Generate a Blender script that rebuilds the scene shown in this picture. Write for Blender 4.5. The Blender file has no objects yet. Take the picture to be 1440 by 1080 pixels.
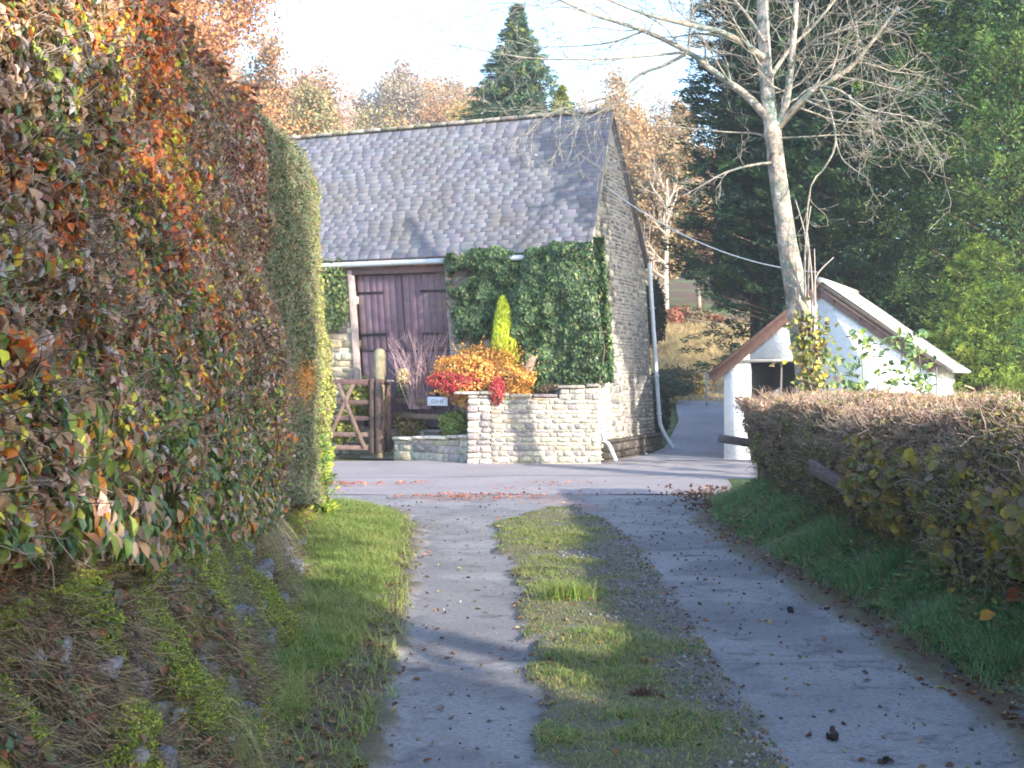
import bpy, math, random
import numpy as np
from mathutils import Vector
R = math.radians
rng = np.random.default_rng(7)
random.seed(7)

# ------------------------------------------------------------------ camera, sky, sun, exposure
sc = bpy.context.scene
F_PX, H_CAM, Y_HOR = 1900.0, 1.6, 530.0
cd = bpy.data.cameras.new('camera'); cam = bpy.data.objects.new('camera', cd)
sc.collection.objects.link(cam); sc.camera = cam
cam.location = (0, 0, H_CAM)
cam.rotation_euler = (R(90) - math.atan((540 - Y_HOR) / F_PX), 0, 0)
cd.sensor_width = 36; cd.lens = 36 * F_PX / 1440; cd.clip_end = 2000; cd.clip_start = 0.05

SUN_AZ, SUN_EL = 40.0, 22.0          # degrees to the right of straight behind the camera; height
sdir = Vector((math.sin(R(SUN_AZ)) * math.cos(R(SUN_EL)), -math.cos(R(SUN_AZ)) * math.cos(R(SUN_EL)), math.sin(R(SUN_EL))))
world = bpy.data.worlds.new('World'); sc.world = world; world.use_nodes = True
wn = world.node_tree; bg = wn.nodes['Background']
sky = wn.nodes.new('ShaderNodeTexSky'); sky.sky_type = 'NISHITA'; sky.sun_disc = False
sky.sun_elevation = R(SUN_EL); sky.sun_rotation = math.atan2(sdir.x, sdir.y)
sky.air_density = 1.0; sky.dust_density = 1.0; sky.ozone_density = 3.0; sky.altitude = 100
wn.links.new(sky.outputs[0], bg.inputs[0]); bg.inputs[1].default_value = 0.15
sl = bpy.data.lights.new('sun', 'SUN'); sl.energy = 2.6; sl.angle = R(0.53); sl.color = (1.0, 0.93, 0.83)
sun = bpy.data.objects.new('sun', sl); sc.collection.objects.link(sun)
sun.rotation_euler = (-sdir).to_track_quat('-Z', 'Y').to_euler(); sun.location = (20, -20, 30)
sc.view_settings.view_transform = 'Standard'; sc.view_settings.look = 'None'
sc.view_settings.exposure = 2.15; sc.view_settings.gamma = 1.0
sc.cycles.filter_width = 1.8
sc.cycles.max_bounces = 6; sc.cycles.diffuse_bounces = 3; sc.cycles.transparent_max_bounces = 4

# ------------------------------------------------------------------ small helpers
def W(x, y, D):
    """a pixel of the 1440x1080 survey of the place, at a distance, as a point"""
    return np.array([(x - 720) / F_PX * D, D, H_CAM - (y - Y_HOR) / F_PX * D])
def nrm(a):
    a = np.asarray(a, float); n = np.linalg.norm(a, axis=-1, keepdims=True); n[n == 0] = 1
    return a / n
def _h(ix, iy, iz, seed):
    n = (ix * 374761393 + iy * 668265263 + iz * 2147483647 + seed * 974634777) & 0xFFFFFFFF
    n = ((n ^ (n >> 13)) * 1274126177) & 0xFFFFFFFF
    return ((n ^ (n >> 16)) & 0xFFFF) / 65535.0
def vn(p, s=1.0, seed=0):
    p = np.asarray(p, float) / s
    if p.shape[-1] == 2: p = np.concatenate([p, np.zeros(p.shape[:-1] + (1,))], -1)
    i = np.floor(p).astype(np.int64); f = p - i; f = f * f * (3 - 2 * f)
    o = 0
    for dx in (0, 1):
        for dy in (0, 1):
            for dz in (0, 1):
                w = (f[..., 0] if dx else 1 - f[..., 0]) * (f[..., 1] if dy else 1 - f[..., 1]) * (f[..., 2] if dz else 1 - f[..., 2])
                o = o + w * _h(i[..., 0] + dx, i[..., 1] + dy, i[..., 2] + dz, seed)
    return o
def fbm(p, s=1.0, seed=0, o=3):
    r = 0; a = 1; t = 0; p = np.asarray(p, float).copy()
    for k in range(o):           # each octave is turned, so that no lattice direction shows
        c_, s_ = math.cos(.6 + 1.3 * k), math.sin(.6 + 1.3 * k); x, y = p[..., 0] * c_ - p[..., 1] * s_, p[..., 0] * s_ + p[..., 1] * c_
        p = np.concatenate([x[..., None], y[..., None], p[..., 2:]], -1)
        r = r + a * vn(p, s / 2 ** k, seed + k); t += a; a *= .5
    return r / t
def srgb(*c):
    c = np.array(c, float) / 255
    return np.where(c < .04045, c / 12.92, ((c + .055) / 1.055) ** 2.4)
def sm(x, a, b):
    t = np.clip((np.asarray(x, float) - a) / (b - a), 0, 1); return t * t * (3 - 2 * t)

class Geo:
    def __init__(s): s.V = []; s.F = []; s.C = []; s.n = 0
    def add(s, V, F, C=None):
        V = np.asarray(V, float).reshape(-1, 3)
        if len(V) == 0: return s
        if C is None: C = np.ones(3) * .5
        C = np.asarray(C, float)
        if C.ndim == 1: C = np.tile(C, (len(V), 1))
        s.V.append(V); s.C.append(C)
        for f in (F if isinstance(F, list) else [F]):
            s.F.append(np.asarray(f, np.int64) + s.n)
        s.n += len(V); return s
    def build(s, name, mat, parent=None, smooth=False):
        me = bpy.data.meshes.new(name)
        if not s.V: s.add(np.zeros((3, 3)), np.array([[0, 1, 2]]))
        V = np.concatenate(s.V); C = np.concatenate(s.C)
        me.vertices.add(len(V)); me.vertices.foreach_set('co', V.astype(np.float32).ravel())
        idx = np.concatenate([f.ravel() for f in s.F]); cnt = np.concatenate([np.full(len(f), f.shape[1]) for f in s.F])
        me.loops.add(len(idx)); me.loops.foreach_set('vertex_index', idx.astype(np.int32))
        me.polygons.add(len(cnt)); st = np.concatenate([[0], np.cumsum(cnt)[:-1]])
        me.polygons.foreach_set('loop_start', st.astype(np.int32))
        try: me.polygons.foreach_set('loop_total', cnt.astype(np.int32))
        except Exception: pass
        if smooth: me.polygons.foreach_set('use_smooth', np.ones(len(cnt), bool))
        me.update(calc_edges=True)
        ca = me.color_attributes.new('Col', 'FLOAT_COLOR', 'POINT')
        ca.data.foreach_set('color', np.concatenate([C, np.ones((len(C), 1))], 1).astype(np.float32).ravel())
        me.materials.append(mat)
        ob = bpy.data.objects.new(name, me); sc.collection.objects.link(ob)
        if parent:                                   # geometry is written in world space: shift it to the parent's frame
            ob.parent = parent; w = Vector((0, 0, 0)); q = parent
            while q: w += q.location; q = q.parent
            me.transform(__import__('mathutils').Matrix.Translation(-w))
        return ob
def thing(name, label, cat, loc=(0, 0, 0), group=None):
    o = bpy.data.objects.new(name, None); o.empty_display_size = .2
    o.location = [float(v) for v in loc]; sc.collection.objects.link(o)
    o['label'] = label; o['category'] = cat
    if group: o['group'] = group
    return o
def tag(o, label=None, cat=None, group=None, kind=None):
    if label: o['label'] = label
    if cat: o['category'] = cat
    if group: o['group'] = group
    if kind: o['kind'] = kind
    return o
def copy_tree(o, parent=None):
    c = o.copy(); sc.collection.objects.link(c)
    if parent: c.parent = parent
    for ch in list(o.children): copy_tree(ch, c)
    return c

# chamfered boxes, many at once
_cs = np.array([[x, y, z] for x in (-1, 1) for y in (-1, 1) for z in (-1, 1)], float)
def _ci(s): return int((s[0] > 0) * 4 + (s[1] > 0) * 2 + (s[2] > 0))
_bq = []; _bt = []
for k in range(3):
    i, j = [a for a in range(3) if a != k]
    for sg in (-1, 1):
        f = []
        for a, b in ((-1, -1), (1, -1), (1, 1), (-1, 1)):
            s = [0, 0, 0]; s[k] = sg; s[i] = a; s[j] = b; f.append(_ci(s) * 3 + k)
        _bq.append(f)
for k in range(3):
    for j in range(k + 1, 3):
        l = 3 - k - j
        for a in (-1, 1):
            for b in (-1, 1):
                s1 = [0, 0, 0]; s1[k] = a; s1[j] = b; s1[l] = -1; s2 = list(s1); s2[l] = 1
                _bq.append([_ci(s1) * 3 + k, _ci(s2) * 3 + k, _ci(s2) * 3 + j, _ci(s1) * 3 + j])
for c in range(8): _bt.append([c * 3, c * 3 + 1, c * 3 + 2])
def _orient():
    P = np.zeros((24, 3))
    for c in range(8):
        for k in range(3):
            v = _cs[c] * .8; v[k] = _cs[c][k]; P[c * 3 + k] = v
    for lst in (_bq, _bt):
        for f in lst:
            a, b, d = P[f[0]], P[f[1]], P[f[2]]
            if np.dot(np.cross(b - a, d - a), P[f].mean(0)) < 0: f.reverse()
_orient(); _bq = np.array(_bq); _bt = np.array(_bt)
def boxes(g, C, Hs, ax=None, cols=None, ch=.01, jit=0.0):
    C = np.atleast_2d(np.asarray(C, float)); n = len(C); Hs = np.broadcast_to(np.asarray(Hs, float), (n, 3))
    if ax is None: ax = np.eye(3)
    ax = np.broadcast_to(np.asarray(ax, float), (n, 3, 3))      # rows are the axes
    c = np.minimum(ch, Hs.min(1) * .6)
    L = np.zeros((n, 24, 3))
    for q in range(8):
        cj = _cs[q][None, :] * Hs
        if jit: cj = cj + rng.normal(0, jit, (n, 3)) * np.minimum(Hs, .2) * 4
        for k in range(3):
            v = cj - _cs[q][None, :] * c[:, None]; v[:, k] = cj[:, k]; L[:, q * 3 + k] = v
    Vv = np.einsum('nvk,nkj->nvj', L, ax) + C[:, None, :]
    off = (np.arange(n) * 24)[:, None, None]
    col = np.full((n, 3), .5) if cols is None else np.broadcast_to(np.asarray(cols, float), (n, 3))
    g.add(Vv.reshape(-1, 3), [(off + _bq[None]).reshape(-1, 4), (off + _bt[None]).reshape(-1, 3)], np.repeat(col, 24, 0))
    return g
def beam(g, p0, p1, w, h, col=None, ch=.006, up=(0, 0, 1)):
    p0 = np.asarray(p0, float); p1 = np.asarray(p1, float); d = p1 - p0; L = np.linalg.norm(d); d = d / L
    s = np.cross(d, up); s = s / (np.linalg.norm(s) + 1e-9); u = np.cross(s, d)
    return boxes(g, (p0 + p1) / 2, (L / 2, w / 2, h / 2), np.array([d, s, u]), col, ch)

# leaves, many at once
def leaves(g, P, N, A, size, wid, col, fold=.25, lo=False):
    P = np.asarray(P, float); n = len(P); N = nrm(N); A = nrm(A - N * np.sum(A * N, 1, keepdims=True)); B = np.cross(N, A)
    s = np.broadcast_to(size, (n,))[:, None]; w = np.broadcast_to(wid, (n,))[:, None]
    if lo:
        V = np.stack([P - A * s * .5, P + B * w * .5 + N * fold * w * .5, P + A * s * .5, P - B * w * .5 - N * fold * w * .3], 1)
        F = (np.arange(n) * 4)[:, None] + np.array([0, 1, 2, 3]); k = 4
    else:
        V = np.stack([P - A * s * .5, P - A * s * .2 + B * w * .45 + N * fold * w, P + A * s * .15 + B * w * .42 + N * fold * w,
                      P + A * s * .5 - N * s * .1, P + A * s * .15 - B * w * .42 + N * fold * w, P - A * s * .2 - B * w * .45 + N * fold * w], 1)
        o = (np.arange(n) * 6)[:, None]; F = np.concatenate([o + np.array([0, 1, 2, 3]), o + np.array([0, 3, 4, 5])]); k = 6
    g.add(V.reshape(-1, 3), F, np.repeat(np.broadcast_to(col, (n, 3)), k, 0)); return g
def sticks(g, P0, P1, r0, r1, col, sides=3):
    P0 = np.atleast_2d(P0); P1 = np.atleast_2d(P1); n = len(P0); d = nrm(P1 - P0)
    ref = np.where(np.abs(d[:, 2:3]) > .9, np.array([[1., 0, 0]]), np.array([[0, 0, 1.]]))
    a = nrm(np.cross(d, ref)); b = np.cross(d, a)
    r0 = np.broadcast_to(r0, (n,))[:, None]; r1 = np.broadcast_to(r1, (n,))[:, None]
    rings = []
    for P, r in ((P0, r0), (P1, r1)):
        for k in range(sides):
            t = 2 * math.pi * k / sides
            rings.append(P + (a * math.cos(t) + b * math.sin(t)) * r)
    V = np.stack(rings, 1); o = (np.arange(n) * 2 * sides)[:, None]
    F = np.concatenate([o + np.array([k, (k + 1) % sides, sides + (k + 1) % sides, sides + k]) for k in range(sides)])
    g.add(V.reshape(-1, 3), F, np.repeat(np.broadcast_to(col, (n, 3)), 2 * sides, 0)); return g
def tube(g, P, r, sides=10, col=None, cap=True, lump=0.0):
    P = np.asarray(P, float); n = len(P); r = np.broadcast_to(r, (n,)); T = nrm(np.gradient(P, axis=0))
    a = np.cross(T[0], (0, 1, 0.1)); a = a / np.linalg.norm(a); V = []
    for i in range(n):
        a = a - T[i] * np.dot(a, T[i]); a /= np.linalg.norm(a); b = np.cross(T[i], a)
        for k in range(sides):
            t = 2 * math.pi * k / sides
            q = 1 + (lump * (vn(np.array([math.cos(t) * 2, math.sin(t) * 2, i * .45]), .8, 5) - .5) if lump else 0)
            V.append(P[i] + (a * math.cos(t) + b * math.sin(t)) * r[i] * q)
    F = [[i * sides + k, i * sides + (k + 1) % sides, (i + 1) * sides + (k + 1) % sides, (i + 1) * sides + k] for i in range(n - 1) for k in range(sides)]
    V = np.array(V); fl = [np.array(F)]
    if cap:
        V = np.vstack([V, P[0], P[-1]])
        fl.append(np.array([[len(V) - 2, (k + 1) % sides, k] for k in range(sides)] + [[len(V) - 1, (n - 1) * sides + k, (n - 1) * sides + (k + 1) % sides] for k in range(sides)]))
    g.add(V, fl, col if col is not None else np.ones(3) * .4); return g
def smoothline(pts, n=24):
    pts = np.array(pts, float); m = len(pts); t = np.linspace(0, m - 1, n); out = []
    for x in t:
        i = min(int(x), m - 2); f = x - i
        p0 = pts[max(i - 1, 0)]; p1 = pts[i]; p2 = pts[i + 1]; p3 = pts[min(i + 2, m - 1)]
        out.append(.5 * ((2 * p1) + (-p0 + p2) * f + (2 * p0 - 5 * p1 + 4 * p2 - p3) * f * f + (-p0 + 3 * p1 - 3 * p2 + p3) * f ** 3))
    return np.array(out)
def grid(nx, ny):
    i = np.arange(nx * ny).reshape(ny, nx)
    return np.stack([i[:-1, :-1], i[:-1, 1:], i[1:, 1:], i[1:, :-1]], -1).reshape(-1, 4)
def pick(pal, n, w=None, v=.15):
    pal = np.array(pal); i = rng.choice(len(pal), n, p=None if w is None else np.array(w) / sum(w))
    return np.clip(pal[i] * rng.uniform(1 - v, 1 + v, (n, 1)) * rng.uniform(.94, 1.06, (n, 3)), 0, 1)
def rnd(n, s=1.0): return rng.normal(0, s, (n, 3))

# ------------------------------------------------------------------ materials
def mat(name, col=None, rough=.85, ns=6, nv=.25, bump=.3, bs=40, spec=.3, transl=0, metal=0, lichen=None, bd=.02):
    m = bpy.data.materials.new(name); m.use_nodes = True; nt = m.node_tree; N = nt.nodes; L = nt.links
    b = N['Principled BSDF']; tc = N.new('ShaderNodeTexCoord')
    if col is None:
        a = N.new('ShaderNodeAttribute'); a.attribute_name = 'Col'; src = a.outputs['Color']
    else:
        a = N.new('ShaderNodeRGB'); a.outputs[0].default_value = (*[float(c) for c in col], 1); src = a.outputs[0]
    if nv > 0:
        n = N.new('ShaderNodeTexNoise'); n.inputs['Scale'].default_value = ns; n.inputs['Detail'].default_value = 6
        n.inputs['Roughness'].default_value = .65
        L.new(tc.outputs['Object'], n.inputs['Vector'])
        mr = N.new('ShaderNodeMapRange'); mr.inputs[1].default_value = .3; mr.inputs[2].default_value = .7
        mr.inputs[3].default_value = 1 - nv; mr.inputs[4].default_value = 1 + nv; L.new(n.outputs[0], mr.inputs[0])
        mx = N.new('ShaderNodeVectorMath'); mx.operation = 'SCALE'; L.new(src, mx.inputs[0]); L.new(mr.outputs[0], mx.inputs['Scale'])
        src = mx.outputs[0]
    for lc in (lichen or []):      # (colour, scale, threshold, softness)
        n2 = N.new('ShaderNodeTexNoise'); n2.inputs['Scale'].default_value = lc[1]; n2.inputs['Detail'].default_value = 8
        n2.inputs['Roughness'].default_value = .7
        vm = N.new('ShaderNodeVectorMath'); vm.operation = 'ADD'; vm.inputs[1].default_value = (lc[1] * 3.1, 7.7, lc[2] * 9)
        L.new(tc.outputs['Object'], vm.inputs[0]); L.new(vm.outputs[0], n2.inputs['Vector'])
        r2 = N.new('ShaderNodeMapRange'); r2.inputs[1].default_value = lc[2]; r2.inputs[2].default_value = lc[2] + lc[3]
        L.new(n2.outputs[0], r2.inputs[0])
        mm = N.new('ShaderNodeMix'); mm.data_type = 'RGBA'; mm.inputs[7].default_value = (*[float(c) for c in lc[0]], 1)
        L.new(r2.outputs[0], mm.inputs[0]); L.new(src, mm.inputs[6]); src = mm.outputs[2]
    L.new(src, b.inputs['Base Color'])
    b.inputs['Roughness'].default_value = rough; b.inputs['Specular IOR Level'].default_value = spec; b.inputs['Metallic'].default_value = metal
    if bump > 0:
        n = N.new('ShaderNodeTexNoise'); n.inputs['Scale'].default_value = bs; n.inputs['Detail'].default_value = 5
        L.new(tc.outputs['Object'], n.inputs['Vector'])
        bp = N.new('ShaderNodeBump'); bp.inputs['Strength'].default_value = bump; bp.inputs['Distance'].default_value = bd
        L.new(n.outputs[0], bp.inputs['Height']); L.new(bp.outputs[0], b.inputs['Normal'])
    if transl > 0:
        t = N.new('ShaderNodeBsdfTranslucent'); L.new(src, t.inputs[0]); mix = N.new('ShaderNodeMixShader')
        mix.inputs[0].default_value = transl; out = N['Material Output']
        L.new(b.outputs[0], mix.inputs[1]); L.new(t.outputs[0], mix.inputs[2]); L.new(mix.outputs[0], out.inputs[0])
    return m
M_leaf = mat('leaf', rough=.48, nv=0, bump=0, spec=.5, transl=.28)
M_fol = mat('foliage', rough=.6, nv=0, bump=0, spec=.25, transl=.2)
M_needle = mat('needles', rough=.65, nv=0, bump=0, spec=.2, transl=.12)
M_grass = mat('grass_blade', rough=.5, nv=0, bump=0, spec=.3, transl=.3)
M_twig = mat('twig', rough=.8, nv=0, bump=0, spec=.2)
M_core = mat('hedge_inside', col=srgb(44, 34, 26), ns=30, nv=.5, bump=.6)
M_bark = mat('bark', rough=.9, ns=9, nv=.35, bump=.8, bs=45, lichen=[(srgb(150, 160, 140), 7, .56, .06)], bd=.03)
M_barkpale = mat('bark_lichened', rough=.9, ns=6, nv=.65, bump=.8, bs=50, bd=.03,
                 lichen=[(srgb(112, 124, 114), 4, .5, .08), (srgb(204, 196, 186), 9, .58, .05), (srgb(92, 84, 76), 6, .6, .06), (srgb(112, 114, 66), 3.2, .64, .06)])
M_stone = mat('rubble_stone', rough=.9, ns=10, nv=.45, bump=1, bs=28, lichen=[(srgb(226, 220, 200), 6, .62, .08), (srgb(90, 92, 84), 5, .66, .08)], bd=.03)
M_mortar = mat('lime_mortar', col=srgb(176, 168, 154), ns=20, nv=.3, bump=.8, bs=60)
M_slate = mat('roof_slate', rough=.6, ns=2.2, nv=.16, bump=.2, bs=30, spec=.45,
              lichen=[(srgb(108, 102, 98), .8, .48, .25), (srgb(132, 132, 134), 1.3, .54, .22), (srgb(196, 194, 188), 5.0, .655, .03), (srgb(114, 106, 88), .9, .58, .2)])
M_wood = mat('weathered_wood', rough=.85, ns=12, nv=.3, bump=.6, bs=70)
M_paintwood = mat('old_painted_boards', rough=.7, ns=5, nv=.22, bump=.3, bs=60)
M_pipe = mat('gutter_plastic', col=srgb(190, 196, 200), rough=.45, ns=4, nv=.12, bump=0)
M_iron = mat('black_iron', col=srgb(38, 34, 34), rough=.6, nv=.2, bump=.2)
M_white = mat('whitewashed_render', col=srgb(236, 238, 238), rough=.9, ns=3, nv=.06, bump=.5, bs=25, bd=.03,
              lichen=[(srgb(186, 190, 180), 2.3, .62, .14), (srgb(150, 146, 132), 9, .7, .06)])
M_sheet = mat('corrugated_sheet', rough=.6, ns=4, nv=.15, bump=.2, bs=30, lichen=[(srgb(150, 145, 130), 3, .58, .1)])
M_moss = mat('moss', rough=.95, ns=18, nv=.3, bump=1, bs=90, bd=.02)
M_bank = mat('bank_soil', rough=.95, ns=12, nv=.35, bump=1, bs=45, bd=.04)
M_gravel = mat('gravel_stones', rough=.85, ns=20, nv=.2, bump=.2)
M_sign = mat('painted_sign', rough=.6, ns=10, nv=.05, bump=0)

# ------------------------------------------------------------------ terrain
def zt(X, Y):
    X = np.asarray(X, float); Y = np.asarray(Y, float)
    z = .08 * np.clip(Y - 28, 0, 12) + 2.5 * sm(Y, 40.5, 50) + .10 * np.clip(Y - 50, 0, 200) * (1 + .02 * np.clip(-X, 0, 60))
    z = z + sm(-X, 14, 60) * 6 * sm(Y, 20, 60) + .35 * sm(X, 2.2, 2.9) * sm(-Y, -24, -14) * sm(Y, -3, 2)
    z = z + .9 * sm(-X, 1.6, 3) * sm(-Y, -17.5, -15)
    return z
xs = np.concatenate([np.linspace(-160, -14, 40), np.linspace(-13.5, 13.5, 110), np.linspace(14, 160, 40)])
ys = np.concatenate([np.linspace(-40, 2, 20), np.linspace(2.3, 52, 170), np.linspace(53, 320, 60)])
XX, YY = np.meshgrid(xs, ys); PP = np.stack([XX, YY], -1)
ZZ = zt(XX, YY) + (fbm(PP, 6, 3) - .5) * .5 * sm(YY, 42, 60) - .06
ZZ = ZZ - .12 * ((XX > -2.3) & (XX < 3.3) & (YY < 24) & (YY > 2))
straw = srgb(204, 180, 138); green = srgb(92, 104, 58); brown = srgb(96, 74, 54)
n1 = fbm(PP, 2.5, 11)[..., None]; n2 = fbm(PP, 1.2, 17)[..., None]
cg = green * (1 - sm(n1, .45, .6)) + brown * sm(n1, .45, .6)
bankm = (sm(YY, 40, 43) * (1 - sm(YY, 51, 58)))[..., None]
cs_ = straw * (.75 + .5 * n2)
col = cg * (1 - bankm) + cs_ * bankm
g = Geo(); g.add(np.stack([XX, YY, ZZ], -1), grid(len(xs), len(ys)), col.reshape(-1, 3))
M_ground = mat('ground_turf', rough=.95, ns=3, nv=.3, bump=1, bs=14, bd=.08)
tag(g.build('ground', M_ground, smooth=True), 'rising ground of turf, leaf mould and dry straw coloured bank', kind='structure')

# the lane: concrete wheel tracks, grassy middle, gravel, verges
LD = [4, 5.5, 8.2, 11, 14.5, 16.5, 19]
LL = lambda Y: np.interp(Y, LD, [-.50, -.52, -.62, -.76, -1.0, -1.5, -4])
LR = lambda Y: np.interp(Y, LD, [.16, .146, .11, .0, -.22, .6, 2])
RL = lambda Y: np.interp(Y, LD, [1.08, 1.1, 1.1, 1.16, 1.08, .7, 0])
RR = lambda Y: np.interp(Y, LD, [2.1, 2.18, 2.2, 2.08, 2.0, 2.3, 3.2])
def lane_masks(X, Y):
    P = np.stack([X, Y], -1)
    e = (fbm(P, .35, 21) - .5) * .28 + (fbm(P, .09, 25) - .5) * .1
    tl = sm(X - LL(Y) + e, -.03, .05) * sm(LR(Y) - X + e, -.03, .05)
    tr = sm(X - RL(Y) + e, -.06, .1) * sm(RR(Y) - X + e, -.04, .06)
    end = sm(Y + e * 1.5, 16.2, 16.5)
    mid = (X > LR(Y) - .05) & (X < RL(Y) + .05)
    track = np.clip(np.maximum(tl, tr) + end * sm(X, -2.6, -2.3), 0, 1)
    grav = np.where(mid, sm(X - (LR(Y) + (RL(Y) - LR(Y)) * np.interp(Y, [5, 7, 9, 12, 15], [.9, .7, .5, .65, .85])) + e * 3 + (fbm(P, .6, 27) - .5) * .6, -.2, .25), 0) * (1 - end)
    vl = sm(LL(Y) - .08 - X + e * 1.2, 0, .12) * (1 - end)
    litter = vl * sm(X - np.interp(Y, [5, 7, 8.5, 10, 15], [-.98, -.95, -.8, -.92, -1.15]) + e * 2, -.08, .08)
    vr = sm(X - RR(Y) + e, 0, .12) * (1 - sm(Y, 17, 18))
    return track, grav, vl, litter, vr, mid & (end < .5)
def lane_z(X, Y):
    P = np.stack([X, Y], -1)
    t, gr, vl, li, vr, mid = lane_masks(X, Y)
    z = .035 * (1 - t) + (fbm(P, .25, 31) - .5) * .05 * (1 - t) + (fbm(P, 2.5, 33) - .5) * .012
    z = z + vl * .07 * sm(LL(Y) - X, .1, .6) + .34 * sm(X, RR(Y) + .05, RR(Y) + .75) * (1 - sm(Y, 15, 18))
    return z
lx = np.linspace(-2.6, 3.6, 180); ly = np.concatenate([np.linspace(3.4, 10, 190), np.linspace(10.04, 18.4, 130)])
LX, LY = np.meshgrid(lx, ly); LZ = lane_z(LX, LY); t_, g_, vl_, li_, vr_, mid_ = lane_masks(LX, LY)
P2 = np.stack([LX, LY], -1)
conc = srgb(142, 139, 139) * (.8 + .4 * fbm(P2, .5, 41)[..., None]); conc = conc * (1 - .15 * sm(fbm(P2, .12, 43), .6, .75)[..., None])
for yj, wj in ((7.55, .03), (12.6, .035)):       # joints and cracks across the tracks
    dj = np.abs(LY - yj - .06 * np.sin(LX * 3 + yj) - .1 * (fbm(P2, .5, 45) - .5)); conc = conc * (1 - .25 * np.exp(-(dj / wj) ** 2))[..., None]
ck = np.abs(fbm(P2, .9, 46) - .5); conc = conc * (1 - .35 * np.exp(-(ck / .006) ** 2))[..., None]
conc = conc * (1 - .22 * sm(fbm(P2, .8, 48, 2), .5, .6))[..., None]
red = srgb(176, 104, 78)
rr = (sm(LY, 15.6, 16.6) * sm(fbm(P2, .7, 47), .46, .66) * (1 - sm(LX, .9, 1.6)))[..., None]
conc = conc * (1 - .2 * rr) + red * .2 * rr
soil = srgb(104, 88, 74) * (.7 + .6 * fbm(P2, .15, 51)[..., None])
grv = srgb(104, 100, 92) * (.65 + .7 * fbm(P2, .06, 53)[..., None])
turf = srgb(106, 98, 76) * (.7 + .6 * fbm(P2, .2, 55)[..., None])
litc = srgb(96, 74, 60) * (.7 + .6 * fbm(P2, .08, 57)[..., None])
c = turf + 0 * conc
c = c * (1 - g_[..., None]) + grv * g_[..., None]
c = c * (1 - li_[..., None]) + litc * li_[..., None]
edge = (vr_ * (1 - sm(LX - RR(LY), .12, .4)))[..., None]; c = c * (1 - edge) + litc * edge
c = c * (1 - t_[..., None]) + conc * t_[..., None]
g = Geo(); g.add(np.stack([LX, LY, LZ], -1), grid(len(lx), len(ly)), c.reshape(-1, 3))
M_lane = mat('lane_surface', rough=.8, ns=38, nv=.3, bump=.8, bs=120, bd=.01, spec=.35, lichen=[(srgb(96, 88, 86), 18, .6, .06), (srgb(110, 104, 104), 3.0, .56, .08), (srgb(176, 172, 172), 60, .66, .04)])
tag(g.build('lane', M_lane, smooth=True), 'farm lane with two pale concrete wheel tracks and grassy middle', kind='structure')

# crossing road and the road going on past the barn
g = Geo()
rx = np.linspace(-14, 5.6, 120); ry = np.linspace(18.3, 25.6, 60); RX, RY = np.meshgrid(rx, ry)
P3 = np.stack([RX, RY], -1)
def roadcol(P):
    c = srgb(146, 138, 138) * (.85 + .3 * fbm(P, .8, 61)[..., None])
    n = sm(fbm(P * np.array([.5, 1.6]), .9, 63), .5, .68) * (1 - sm(P[..., 1], 20.5, 21.5)) * (1 - sm(P[..., 0], -.2, .8))
    c = c * (1 - .25 * n[..., None]) + srgb(170, 112, 90) * .25 * n[..., None]
    lip = np.exp(-((P[..., 1] - 21.7 - .12 * P[..., 0] + .2 * fbm(P, 1, 65)) / .06) ** 2)[..., None]
    return c * (1 - .6 * lip)
g.add(np.stack([RX, RY, np.full_like(RX, .012) + (fbm(P3, 1.2, 67) - .5) * .03], -1), grid(120, 60), roadcol(P3).reshape(-1, 3))
M_road = mat('road_asphalt', rough=.8, ns=8, nv=.15, bump=.4, bs=80, bd=.01)
v = np.linspace(25.6, 41, 60); u = np.linspace(0, 1, 16); U, Vv = np.meshgrid(u, v)
xl = np.interp(Vv, [25.6, 29, 34, 38, 41], [1.9, 3.3, 4.2, 4.6, 5.2]); xr = np.interp(Vv, [25.6, 29, 34, 38, 41], [5.6, 5.8, 6.4, 7.5, 9.5])
SX = xl + (xr - xl) * U; P4 = np.stack([SX, Vv], -1)
g.add(np.stack([SX, Vv, zt(SX, Vv) + .02], -1), grid(16, 60), (srgb(150, 146, 150) * (.8 + .4 * fbm(P4, 1, 69)[..., None])).reshape(-1, 3))
tag(g.build('road', M_road, smooth=True), 'grey tarmac road crossing in front of barn and running past it', kind='structure')

# ------------------------------------------------------------------ stone walling
STN = [srgb(190, 180, 160), srgb(168, 158, 142), srgb(148, 140, 130), srgb(205, 194, 168), srgb(134, 124, 112), srgb(178, 160, 132)]
def stones(g, surf, u, nv, s0, s1, z0, ztop, ch=.13, sl=.28, pal=STN, proud=.03, depth=.09, hole=None, w=None):
    """courses of rubble on the face surf(s,z) -> point; u is the course direction, nv the outward normal"""
    u = np.array([u[0], u[1], 0.]); nv = np.array([nv[0], nv[1], 0.]); C = []; Hs = []; z = z0
    zmax = max(ztop(s0), ztop(s1), ztop((s0 + s1) / 2))
    while z < zmax - .03:
        h = ch * rng.uniform(.6, 1.35); s = s0 + rng.uniform(-.1, 0)
        while s < s1:
            l = sl * rng.uniform(.45, 1.7); a = max(s, s0); b = min(s + l, s1); s += l
            if b - a < .06: continue
            m = (a + b) / 2; top = min(ztop(a), ztop(b)); hh = min(h, top - z)
            if hh < .035: continue
            if hole and hole(m, z + hh / 2): continue
            p = surf(m, z + hh / 2) + nv * (proud * rng.uniform(.3, 1.2) - depth)
            C.append(p); Hs.append(((b - a) / 2 - .008, depth, hh / 2 - .007))
        z += h
    n = len(C)
    if n: boxes(g, C, Hs, np.array([u, nv, [0, 0, 1]]), pick(pal, n, w, .14), ch=.016, jit=.016)

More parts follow.
